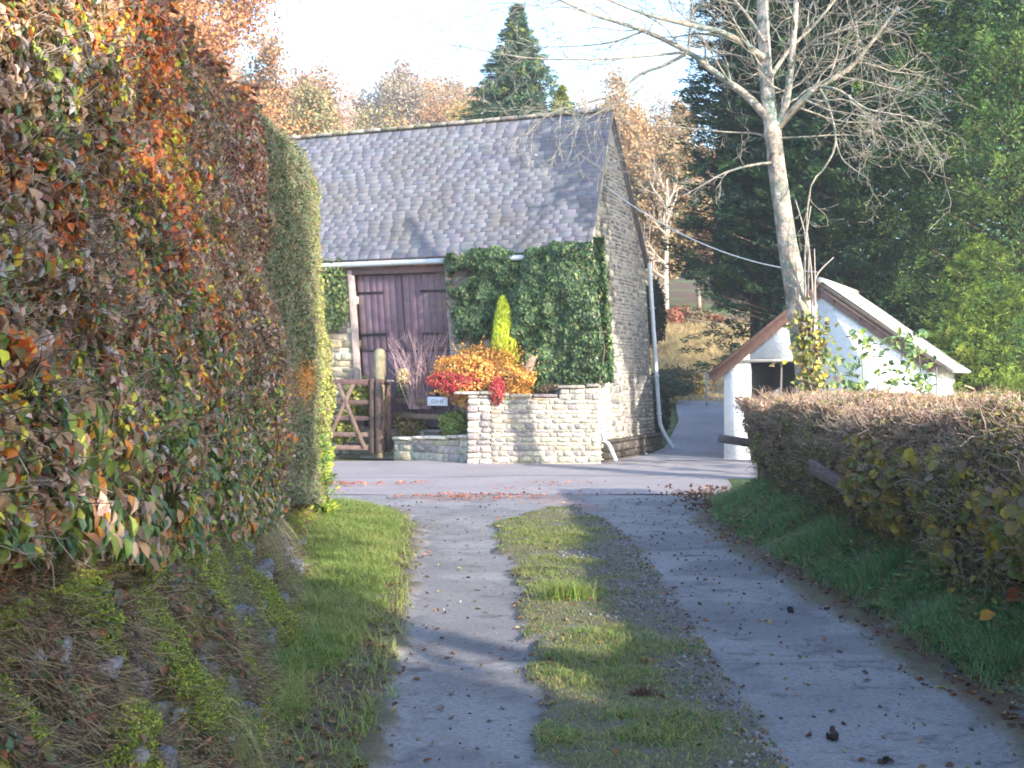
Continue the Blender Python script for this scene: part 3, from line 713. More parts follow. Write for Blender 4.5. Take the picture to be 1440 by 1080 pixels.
c = W(577, 542, 27.0); mound('green_shrub', 'pale yellow-green leafy shrub behind the fence rails', 'shrub', c, (.26, .2, .28), 900,
      [srgb(170, 176, 100), srgb(128, 144, 78), srgb(206, 196, 130)], size=.055)
for k, (x, y, lab) in enumerate(((482, 598, 'yellow-green plant seen through the bars of the wide gate'), (505, 560, 'yellowish plant behind the top bars of the wide gate'))):
    c = W(x, y, 27.15); mound('garden_plant', lab, 'plant', c, (.3, .3, .4), 900, [srgb(190, 180, 70), srgb(120, 136, 60), srgb(150, 150, 90)], size=.08, stems=10)
c = W(780, 548, 25.0); mound('dry_shrub', 'low brown twiggy plant on top of the garden wall', 'shrub', (c[0], c[1] + .2, c[2]), (.35, .2, .12), 500, [srgb(140, 116, 96), srgb(110, 104, 70)], size=.04, stems=50)
def bare_shrub():
    t = thing('bare_shrub', 'leafless mauve twiggy shrub in front of the barn doors', 'shrub', W(590, 560, 26.7)); g = Geo(); n = 0
    for k in range(120):
        b = W(590 + rng.uniform(-14, 16), 575, 26.6); e = W(590 + rng.uniform(-46, 46), rng.uniform(462, 520), 26.6 + rng.uniform(-.3, .3))
        pts = smoothline([b, b * .5 + e * .5 + np.array([rng.uniform(-.08, .08), 0, .05]), e], 6); sticks(g, pts[:-1], pts[1:], np.linspace(.011, .005, 5), np.linspace(.009, .004, 5), pick([srgb(178, 150, 152), srgb(150, 120, 120)], 1)[0])
        for j in (2, 3, 4):
            q = pts[j]; sticks(g, q, q + rnd(1, .09)[0] + (0, 0, .12), .005, .002, srgb(176, 150, 150))
    g.build('stems', M_twig, t)
bare_shrub()
c = W(566, 530, 26.0); mound('faded_flowers', 'pale cream faded flower head beside the broad old post', 'plant', c, (.13, .13, .15), 420, [srgb(222, 200, 160), srgb(200, 176, 130)], size=.045, stems=8)
# ------------------------------------------------------------------ the white garage
GO = np.array([4.08, 26.0]); GA = np.array([.916, -.40]); GB = np.array([.40, .916]); GW_, GL = 3.9, 3.9
def Gp(s, w, z): 
    p = GO + GA * s + GB * w; return np.array([p[0], p[1], z])
ga3 = np.array([*GA, 0]); gb3 = np.array([*GB, 0])
EL_, ER_, RG, RS = 1.82, 1.86, 3.30, 1.85
gar = thing('white_garage', 'small whitewashed garage with sagging gabled sheet roof and dark opening', 'garage', (*GO, 0))
gt = lambda s: EL_ + (RG - EL_) * s / RS if s < RS else ER_ + (RG - ER_) * (GW_ - s) / (GW_ - RS)
g = Geo(); o0, o1, oz = .5, 1.78, 1.88; wc = srgb(226, 228, 226)
def gslab(g, pts, n, t=.14): slab(g, pts, n, t, wc)
nf = -GB
gslab(g, [Gp(0, 0, -.2), Gp(o0, 0, -.2), Gp(o0, 0, gt(o0)), Gp(0, 0, gt(0))], nf)
gslab(g, [Gp(o0, 0, oz), Gp(o1, 0, oz), Gp(o1, 0, gt(o1)), Gp(o0, 0, gt(o0))], nf)
gslab(g, [Gp(o1, 0, -.2), Gp(GW_, 0, -.2), Gp(GW_, 0, gt(GW_)), Gp(RS, 0, RG), Gp(o1, 0, gt(o1))], nf)
gslab(g, [Gp(GW_, .14, -.2), Gp(GW_, GL, -.2), Gp(GW_, GL, ER_), Gp(GW_, .14, ER_)], GA)
gslab(g, [Gp(0, GL, -.2), Gp(0, .14, -.2), Gp(0, .14, EL_), Gp(0, GL, EL_)], -GA)
gslab(g, [Gp(GW_ - .14, GL, -.2), Gp(.14, GL, -.2), Gp(.14, GL, gt(.1)), Gp(RS, GL, RG), Gp(GW_ - .14, GL, gt(GW_ - .14))], GB)
gw = g.build('wall', M_white, gar)
g = Geo(); boxes(g, [Gp(GW_ / 2, GL / 2, .0)], (GW_ / 2 - .15, GL / 2 - .15, .05), np.array([ga3, gb3, [0, 0, 1]]), srgb(70, 66, 62)); g.build('floor', M_bank, gar)
# roof: two slopes of corrugated sheets
def gr(s, w, dz=0):
    z = EL_ + (RG - EL_) * s / RS if s < RS else RG - (RG - ER_) * (s - RS) / (GW_ - RS)
    return Gp(s, w, z + dz)
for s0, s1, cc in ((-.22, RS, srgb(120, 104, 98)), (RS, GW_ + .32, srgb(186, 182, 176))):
    g = Geo(); nw, ns_ = 110, 10
    S_, W_ = np.meshgrid(np.linspace(s0, s1, ns_), np.linspace(-.12, GL + .1, nw))
    V = np.array([gr(a, b, .075 + .018 * math.sin(b * 40) - .012 * math.sin(a * 2.2)) for a, b in zip(S_.ravel(), W_.ravel())])
    g.add(np.vstack([V, V - (0, 0, .02)]), [grid(ns_, nw), grid(ns_, nw)[:, ::-1] + len(V)], cc * 1.0); g.build('roof_slope', M_sheet, gar, True)
# barge boards, ridge roll, verge strip
g = Geo(); beam(g, gr(-.24, -.05, -.08), gr(RS - .02, -.05, -.08), .03, .17, srgb(104, 80, 72), up=(0, 0, 1)); g.build('barge_board', M_wood, gar)
g = Geo(); beam(g, gr(RS + .02, -.05, -.11), gr(GW_ + .02, -.05, -.11), .03, .17, srgb(132, 108, 102)); g.build('barge_board', M_wood, gar)
g = Geo(); beam(g, gr(RS + .0, -.15, .03), gr(GW_ + .12, -.15, .03), .05, .07, srgb(88, 80, 74)); beam(g, gr(-.26, -.15, .03), gr(RS, -.15, .03), .05, .06, srgb(96, 74, 66)); g.build('verge_strip', M_wood, gar)
g = Geo(); tube(g, np.array([gr(RS, -.15, .1), gr(RS, GL + .1, .1)]), .06, 8, srgb(190, 186, 180)); g.build('ridge_cap', M_sheet, gar)
g = Geo(); beam(g, gr(RS, -.2, -.15), gr(RS, -.2, .27), .07, .07, srgb(150, 146, 140)); g.build('finial', M_wood, gar)
g = Geo(); beam(g, Gp(o0 - .3, -.03, oz + .03), Gp(o1 + .1, -.03, oz + .04), .05, .05, srgb(176, 170, 160)); g.build('lintel', M_wood, gar)
g = Geo(); beam(g, Gp(o0 + .03, .0, 0), Gp(o0 + .03, .0, oz), .05, .07, srgb(206, 180, 160)); g.build('door_frame', M_wood, gar)
g = Geo(); beam(g, Gp(1.05, .1, 0), Gp(1.09, .1, oz), .03, .035, srgb(120, 114, 108)); g.build('door_frame', M_wood, gar)
g = Geo(); tube(g, np.array([Gp(GW_ + .03, -.06, ER_ - .05), Gp(GW_ + .03, -.06, 1.0)]), .016, 6, srgb(110, 112, 112)); g.build('downpipe', M_sheet, gar)
for s in (2.12, 2.6):
    g = Geo(); q = gr(s, -.075, -.12); tube(g, smoothline([q, q + (0, 0, -.02) + nf3 * .08 if False else q + np.array([*nf, 0]) * .07, q + np.array([*nf, 0]) * .1 + (0, 0, .05)], 6), .012, 5, srgb(40, 40, 44)); g.build('hook', M_iron, gar)
# machine glimpsed in the opening
t = thing('parked_tractor', 'small round headlamp of a dark machine glimpsed inside the garage', 'machine', Gp(.95, 1.3, .05))
g = Geo(); boxes(g, [Gp(1.05, 1.7, .75)], (.4, .6, .42), np.array([ga3, gb3, [0, 0, 1]]), srgb(60, 56, 62), ch=.08); g.build('bonnet', M_iron, t)
g = Geo(); q = Gp(.82, 1.05, 1.28); tube(g, np.array([q, q + gb3 * .12]), [.09, .05], 10, srgb(230, 230, 225)); g.build('headlamp', M_sign, t)
g = Geo(); boxes(g, [Gp(1.0, 1.5, 1.2)], (.28, .35, .1), np.array([ga3, gb3, [0, 0, 1]]), srgb(50, 48, 54), ch=.05); g.build('cowl', M_iron, t)
for s in (.7, 1.4):
    g = Geo(); tube(g, np.array([Gp(s - .08, 1.5, .4), Gp(s + .08, 1.5, .4)]), .35, 18, srgb(30, 30, 32)); g.build('wheel', M_iron, t)

# overhead wire from gable to the garage
a = B(0, 1.15, 5.32) + np.array([*GN, 0]) * .05; b = gr(RS, -.2, .24)
g = Geo(); L_ = [a * (1 - k) + b * k - np.array([0, 0, .35 * 4 * k * (1 - k)]) for k in np.linspace(0, 1, 30)]
tube(g, np.array(L_), .012, 5, srgb(150, 150, 152)); tag(g.build('overhead_wire', M_pipe), 'thin grey wire slung from the barn gable across to the garage', 'wire')

# ------------------------------------------------------------------ trees
def grow(S, p, d, L, r, lev, rg, spread=.7, up=.1, wig=.12, kids=(5, 5, 4), shrink=.55, minr=.004, tips=None, nseg=7):
    pts = [np.array(p, float)]; d = nrm(np.array(d, float)); ds = []
    for i in range(nseg):
        d = nrm(d + rg.normal(0, wig, 3) + np.array([0, 0, up / nseg * 3])); ds.append(d); pts.append(pts[-1] + d * L / nseg)
    rs = np.linspace(r, max(r * .35, minr), nseg + 1)
    for i in range(nseg): S.append((pts[i], pts[i + 1], rs[i], rs[i + 1]))
    if lev > 0:
        k = kids[-lev] if lev <= len(kids) else kids[0]
        for j in range(k):
            i = min(int(nseg * (.25 + .75 * (j + rg.uniform(0, 1)) / k)), nseg - 1)
            side = nrm(np.cross(ds[i], rg.normal(0, 1, 3))); nd = nrm(ds[i] * (1 - spread * .6) + side * spread)
            grow(S, pts[i] + (pts[i + 1] - pts[i]) * rg.uniform(), nd, L * shrink * rg.uniform(.6, 1.15), rs[i] * .55, lev - 1, rg, spread, up, wig, kids, shrink, minr, tips, max(4, nseg - 1))
    if tips is not None and lev <= 1: tips += pts[2:]
def wood(g, S, col, sides=5, thick=.05):
    A = [x for x in S if x[2] > thick]; Bs = [x for x in S if x[2] <= thick]
    for grp, sd in ((A, 9), (Bs, 4)):
        if grp: sticks(g, [x[0] for x in grp], [x[1] + (x[1] - x[0]) * .03 for x in grp], np.array([x[2] for x in grp]), np.array([x[3] for x in grp]), col, sd)

def decid(name, label, cat, base, H, spread, pal, n, leaf, seed, group=None, w=None, barec=srgb(120, 104, 96), trunk_r=None, lean=0, par_kids=(6, 5, 4), c0=0.0):
    """broad tree: trunk, limbs and a crown of clumps with gaps"""
    rg = np.random.default_rng(seed); base = np.array(base, float); t = thing(name, label, cat, base, group)
    S = []; tips = []; r = trunk_r or H * .022
    tr = smoothline([base - (0, 0, .4), base + (rg.uniform(-.2, .2), 0, H * .25), base + (lean * .5, rg.uniform(-.3, .3), H * .55), base + (lean, 0, H * .85)], 12)
    g = Geo(); tube(g, tr, np.linspace(r, r * .25, 12), 10, barec, lump=.2)
    for k in range(14):
        i = int(3 + c0 * 8 + (8 - c0 * 8) * k / 14); a = rg.uniform(0, 2 * math.pi); up = .25 + .9 * (k / 14)
        grow(S, tr[i], (math.cos(a), math.sin(a), up), spread * rg.uniform(.75, 1.1) * (1.05 - .5 * abs(k / 14 - .35)), r * .38, 2, rg, .6, .25, .1, par_kids[1:], .55, H * .0007, tips, 6)
    wood(g, S, barec); g.build('trunk', M_bark, t)
    if n:
        T = np.array(tips); c0 = T[rg.integers(0, len(T), n)]; P = c0 + rg.normal(0, H * .028, (n, 3)); g = Geo()
        s = leaf * rg.uniform(.6, 1.4, n); tone = .75 + .5 * fbm(P + seed, H * .12, seed)[:, None]
        leaves(g, P, rg.normal(0, 1, (n, 3)) + sdir_np * .3 + (0, 0, .4), rg.normal(0, 1, (n, 3)), s, s * .65, np.clip(pick(pal, n, w, .18) * tone, 0, 1), lo=True)
        g.build('crown', M_fol, t)
    return t
sdir_np = np.array(sdir)

def conifer(name, label, base, H, Rb, seed, pal, n_plume=620, m=46, group=None, z0=.04, shape=.7, droop=.25, piece=.15, pl=.85, upt=.35, trunkcol=srgb(84, 64, 50), w=None, wd_=.22):
    """tall evergreen: flattened feathery sprays carried out from a straight trunk"""
    rg = np.random.default_rng(seed); base = np.array(base, float); t = thing(name, label, 'conifer', base, group)
    h = z0 + (1 - z0) * rg.uniform(0, 1, n_plume) ** .9; a = rg.uniform(0, 2 * math.pi, n_plume)
    big = .8 + .5 * vn(np.stack([np.cos(a) * 2, np.sin(a) * 2, h * H * .45], -1), .9, seed)
    Rr = Rb * np.power(1 - h, shape) * np.where(h < .12, .8 + h * 1.6, 1) * big * rg.choice([1, .88, .7, .5], n_plume, p=[.5, .25, .15, .1])
    outd = np.stack([np.cos(a), np.sin(a), np.zeros(n_plume)], -1)
    ax = nrm(outd + np.array([0, 0, upt]) + rg.normal(0, .22, (n_plume, 3))); lat = nrm(np.cross(ax, (0, 0, 1))); lat = nrm(lat + rg.normal(0, .25, (n_plume, 3)))
    L = pl * rg.uniform(.7, 1.3, n_plume) * np.clip(Rr / Rb + .35, .4, 1)
    tipP = base + np.stack([np.cos(a) * Rr, np.sin(a) * Rr, h * H], -1)
    u = rg.uniform(0, 1, (n_plume, m)); v = rg.uniform(-1, 1, (n_plume, m)); wdt = .32 * (1 - u) ** .7 + .03
    P = tipP[:, None] + ax[:, None] * ((u - .8) * L[:, None])[..., None] + lat[:, None] * (v * wdt * L[:, None])[..., None]
    P[..., 2] -= droop * (np.abs(v) * .35 + np.maximum(u - .35, 0) ** 2) * L[:, None] * .9
    P += rg.normal(0, .03 * pl, P.shape)
    D_ = ax[:, None] + lat[:, None] * (v * 1.1)[..., None] + np.array([0, 0, -.35 * droop * 2]) + rg.normal(0, .22, P.shape)
    Nn = np.cross(lat, ax)[:, None] + rg.normal(0, .35, P.shape); Nn = np.where(Nn[..., 2:] < 0, -Nn, Nn)
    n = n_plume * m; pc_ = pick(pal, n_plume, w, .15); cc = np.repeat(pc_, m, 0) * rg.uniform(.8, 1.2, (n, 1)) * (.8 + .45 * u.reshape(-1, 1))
    s = piece * rg.uniform(.6, 1.4, n); g = Geo()
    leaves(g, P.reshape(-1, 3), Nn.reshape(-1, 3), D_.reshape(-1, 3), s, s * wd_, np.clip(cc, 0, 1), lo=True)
    # dense inner foliage
    k = int(n * .3); hh = z0 + (1 - z0) * rg.uniform(0, 1, k); aa = rg.uniform(0, 2 * math.pi, k); ri = Rb * np.power(1 - hh, shape) * np.sqrt(rg.uniform(0, 1, k)) * .6
    Q = base + np.stack([np.cos(aa) * ri, np.sin(aa) * ri, hh * H], -1)
    leaves(g, Q, rg.normal(0, 1, (k, 3)), rg.normal(0, 1, (k, 3)), piece * 1.3, piece * .6, pick(pal, k, w, .2), lo=True)
    g.build('crown', M_needle, t)
    g = Geo(); tube(g, np.array([base - (0, 0, .3), base + (0, 0, H * .5), base + (0, 0, H * .93)]), [H * .018, H * .012, .02], 9, trunkcol)
    q = rg.choice(n_plume, n_plume // 2, replace=False); st = base + np.stack([0 * h, 0 * h, np.clip(h * H - Rr * .25, .1, None)], -1)
    sticks(g, st[q], tipP[q] - ax[q] * L[q][:, None] * .3, .035, .01, trunkcol, 4)
    g.build('trunk', M_bark, t); return t

DK = [srgb(50, 78, 54), srgb(60, 88, 58), srgb(70, 98, 58), srgb(44, 70, 54)]
MD = [srgb(74, 106, 62), srgb(94, 124, 64), srgb(62, 92, 60), srgb(112, 136, 68)]
def TP(x, y, D):
    b = Gb(x, D); return b, H_CAM + (Y_HOR - y) / F_PX * D - b[2]
def Gb(x, D):
    X = (x - 720) / F_PX * D; return np.array([X, D, float(zt(X, D)) - .05])
conifer('cypress_tree', 'dark shaded cypress with drooping sprays directly left of the pale bare trunk', Gb(1068, 34.5), 15, 2.25, 11, DK, 1100, 90, 'tall cypresses beyond the garage', z0=.22, shape=.35, droop=.5)
conifer('cypress_tree', 'dark cypress behind the garage ridge and the bare trunk', Gb(1165, 33.0), 16, 3.0, 12, DK, 1100, 90, 'tall cypresses beyond the garage', z0=.1, shape=.32, droop=.45)
conifer('cypress_tree', 'mid green feathery cypress rising beyond the right slope of the garage roof', Gb(1290, 31.5), 15, 2.9, 13, MD + DK[:2], 900, 150, 'tall cypresses beyond the garage', z0=.12, shape=.34, droop=.8, pl=1.3, upt=.4, piece=.095)
conifer('cypress_tree', 'brightest sunlit cypress, farthest from the barn', Gb(1425, 29.5), 14, 2.9, 14, MD, 950, 150, 'tall cypresses beyond the garage', z0=.14, shape=.36, droop=.75, pl=1.3, upt=.4, piece=.095)
conifer('cypress_tree', 'tall cypress beyond the brightest one, mostly hidden by it', Gb(1500, 33.5), 17, 3.0, 15, MD, 700, 40, 'tall cypresses beyond the garage', z0=.1, shape=.36)
conifer('golden_cypress', 'low yellow-green bushy cypress at the foot of the tall dark ones', Gb(1375, 28.3), 4.6, 1.9, 16, [srgb(112, 134, 54), srgb(88, 114, 50), srgb(140, 156, 64)], 420, 120, z0=.32, shape=.55, droop=.4, upt=.5, piece=.08, pl=.8)
# spruce beyond the barn roof
conifer('spruce_tree', 'solitary blue-green spruce with pointed top rising behind the barn roof', Gb(728, 46), TP(728, 8, 46)[1], 5.0, 21, [srgb(96, 124, 92), srgb(82, 108, 90), srgb(136, 148, 84)], 900, 60, z0=.3, shape=.9, droop=.3, piece=.17, pl=1.0, upt=.15, w=[3, 3, 1])
conifer('spruce_tree', 'smaller yellow-green conifer in front of the pointed spruce, above the barn ridge', Gb(790, 44), TP(790, 122, 44)[1], 2.0, 22, [srgb(136, 146, 66), srgb(110, 130, 66), srgb(160, 160, 84)], 600, 46, z0=.1, shape=.7, piece=.16, pl=.9)

# autumn trees, leaf colours paled to paint in distance haze
OR = [srgb(184, 128, 84), srgb(196, 142, 90), srgb(166, 110, 82), srgb(184, 150, 96)]
RU = [srgb(166, 130, 94), srgb(150, 118, 88), srgb(178, 144, 102), srgb(146, 126, 88)]
YE = [srgb(196, 164, 92), srgb(184, 148, 84), srgb(156, 144, 88)]
GY = [srgb(158, 146, 130), srgb(170, 150, 130), srgb(146, 140, 122)]
OL = [srgb(156, 150, 104), srgb(172, 160, 116), srgb(140, 142, 98)]
def TP(x, y, D):          # base on the ground and the height that reaches a surveyed skyline point
    b = Gb(x, D); return b, H_CAM + (Y_HOR - y) / F_PX * D - b[2]
def dec(name, lab, x, y, D, sp, pal, n, leaf, seed, **k):
    b, H = TP(x, y, D); return decid(name, lab, 'tree', b, H * .96, sp, pal, n, leaf, seed, **k)
dec('beech_tree', 'great orange-russet beech rising behind the tall hedge', 262, -130, 40, 4.0, OR, 120000, .115, 31, w=[3, 3, 2, 1])
dec('beech_tree', 'dull orange beech showing between the hedge top and the great beech', 130, -160, 44, 4.5, OR, 16000, .16, 32)
dec('beech_tree', 'lower pale russet tree on the slope below the great beech', 392, 100, 62, 3.8, RU + OR[:1], 30000, .15, 33)
dec('autumn_tree', 'olive-yellow tree just left of the barn ridge end', 455, 146, 55, 2.8, OL + RU[:1], 22000, .13, 34)
dec('autumn_tree', 'pale pinkish tree sloping down behind the olive-yellow one', 446, 120, 78, 4.4, [srgb(206, 172, 154), srgb(194, 160, 142)], 16000, .17, 35)
dec('bare_tree', 'thin leafless tree against the sky above the evergreen hedge', 392, 52, 66, 2.6, GY, 0, .2, 36, barec=srgb(160, 172, 182), trunk_r=.12)
dec('autumn_tree', 'grey-pink half bare tree at the dip in the skyline', 536, 120, 95, 4.4, GY, 26000, .18, 37)
dec('autumn_tree', 'russet rounded tree between the grey-pink and yellow ones', 602, 116, 98, 4.8, RU + OR[:1], 26000, .18, 38)
dec('autumn_tree', 'golden yellow tree beside the spruce above the barn roof', 640, 118, 74, 2.0, YE, 14000, .15, 39)
dec('autumn_tree', 'small ochre tree in front of the golden yellow one', 584, 148, 70, 1.6, YE + RU[:1], 9000, .15, 40)
dec('autumn_tree', 'dark olive tree tucked beside the spruce foot', 672, 140, 68, 2.2, [srgb(110, 118, 84), srgb(128, 128, 84)], 12000, .15, 41)
for k, (x, y, D, sp, pal, lab) in enumerate((
        (893, 160, 66, 3.6, RU, 'tall russet brown tree right beside the barn gable top'),
        (850, 158, 84, 4.4, RU, 'russet brown tree cut off by the barn ridge'),
        (935, 190, 76, 4.2, RU + OL[:1], 'brown tree between the gable and the dark cypresses, further off'),
        (925, 290, 54, 3.0, OL + RU, 'olive-brown tree standing above the straw bank'),
        (985, 270, 62, 4, RU, 'low russet tree half hidden by the dark cypress'))):
    dec('russet_tree', lab, x, y, D, sp, pal + [srgb(196, 164, 122), srgb(188, 152, 110)], 30000, .15, 50 + k, group='russet trees on the slope behind the barn', barec=srgb(160, 140, 124))
decid('birch_tree', 'slender pale-trunked tree standing at the top of the straw bank', 'tree', Gb(938, 50.5), 6.5, 1.6, RU, 900, .1, 61, barec=srgb(206, 190, 172), trunk_r=.13)
# wooded skyline further off, haze put into its leaf colours
g = Geo(); n = 150000; X = rng.uniform(-45, 30, n); Y = rng.uniform(112, 128, n); xp = 720 + X / Y * F_PX; hh = rng.uniform(0, 1, n) ** .5 * (H_CAM + (Y_HOR - np.interp(xp, [0, 300, 370, 440, 490, 530, 600, 660, 720, 860, 900, 950, 1000, 1440], [20, 85, 108, 132, 166, 132, 126, 132, 150, 166, 172, 200, 225, 225])) / F_PX * Y - zt(X, Y)) * (.86 + .22 * vn(np.stack([X, Y * .4], -1), 3.5, 77) + .08 * vn(np.stack([X, Y], -1), .9, 78))
P = np.stack([X, Y, zt(X, Y) + hh], -1); tone = fbm(P, 6, 79)[:, None]
leaves(g, P, rnd(n) + (0, 0, .5), rnd(n),   .3, .2, pick(RU + GY + OL[:1] + OR[:1], n, v=.15) * (.7 + .6 * tone), lo=True)
tag(g.build('far_wood', M_fol), 'far russet wood closing the view along the skyline', kind='stuff')

# shrubs and small things around the straw bank
def bush(name, lab, cat, x, y, D, rx, rz, pal, n, size=.12, ry=None, group=None):
    c = W(x, y, D); return mound(name, lab, cat, c, (rx, ry or rx * .8, rz), n, pal, size=size, stems=16)
t = bush('clipped_hedge', 'dark clipped hedge across the end of the road below the straw bank', 'hedge', 957, 541, 40.5, .95, .5, [srgb(92, 96, 62), srgb(70, 78, 50), srgb(120, 104, 74)], 5200, .09)
bush('box_bush', 'brown-orange leafed bush at the right end of the clipped hedge', 'shrub', 984, 545, 40, .35, .42, [srgb(170, 130, 84), srgb(150, 150, 84)], 1500, .09)
bush('low_hedge', 'low dark green hedge close behind the barn corner beside the road', 'hedge', 935, 545, 38.5, .8, .3, [srgb(64, 84, 60), srgb(84, 98, 62)], 3000, .09)
bush('holly_bush', 'dark bush against the back of the barn gable, upper one', 'shrub', 919, 440, 36, .33, .85, [srgb(58, 66, 50), srgb(74, 80, 58)], 3000, .09)
bush('fern_clump', 'dark evergreen fronds at the foot of the barn back corner', 'shrub', 929, 580, 31, .22, .55, [srgb(50, 68, 52), srgb(66, 84, 58)], 1500, .1)
for k, (x, y, pal, lab) in enumerate(((955, 452, [srgb(190, 116, 92), srgb(170, 120, 84)], 'reddish bracken bush under the birch'), (1000, 462, [srgb(180, 110, 84), srgb(160, 130, 90)], 'reddish bracken bush at the edge of the dark cypress'), (1036, 462, [srgb(160, 150, 120), srgb(150, 120, 100)], 'grey-brown bush behind the garage roof'), (975, 450, [srgb(110, 100, 70), srgb(140, 120, 84)], 'brown bush midway along the top of the straw bank'))):
    bush('bracken_bush', lab, 'shrub', x, y, 50, .75, .5, pal, 1500, .12)
# little fence on the straw bank
t = thing('bank_fence', 'row of pale stakes along the top of the straw bank', 'fence', Gb(1000, 48.5))
for k in range(11):
    q = Gb(968 + k * 9, 48.4 - k * .12); g = Geo(); beam(g, q, q + (0, 0, .62), .06, .06, srgb(206, 190, 160)); g.build('stake', M_wood, t)
a, b = Gb(966, 48.4), Gb(1062, 47.0); g = Geo(); beam(g, a + (0, 0, .45), b + (0, 0, .45), .04, .05, srgb(196, 180, 150)); g.build('rail', M_wood, t)
# metal field gate
t = thing('metal_gate', 'pale metal barred gate beside the road just left of the garage', 'gate', Gb(1000, 37.5))
a, b = Gb(994, 37.6), Gb(1034, 36.6)
for q in (a, b):
    g = Geo(); tube(g, np.array([q, q + (0, 0, 1.05)]), .04 if q is a else .03, 8, srgb(190, 190, 180)); g.build('post', M_sheet, t)
for k in range(6):
    g = Geo(); z = .16 + k * .165; tube(g, np.array([a + (0, 0, z), b + (0, 0, z)]), .014, 6, srgb(180, 180, 176)); g.build('bar', M_sheet, t)

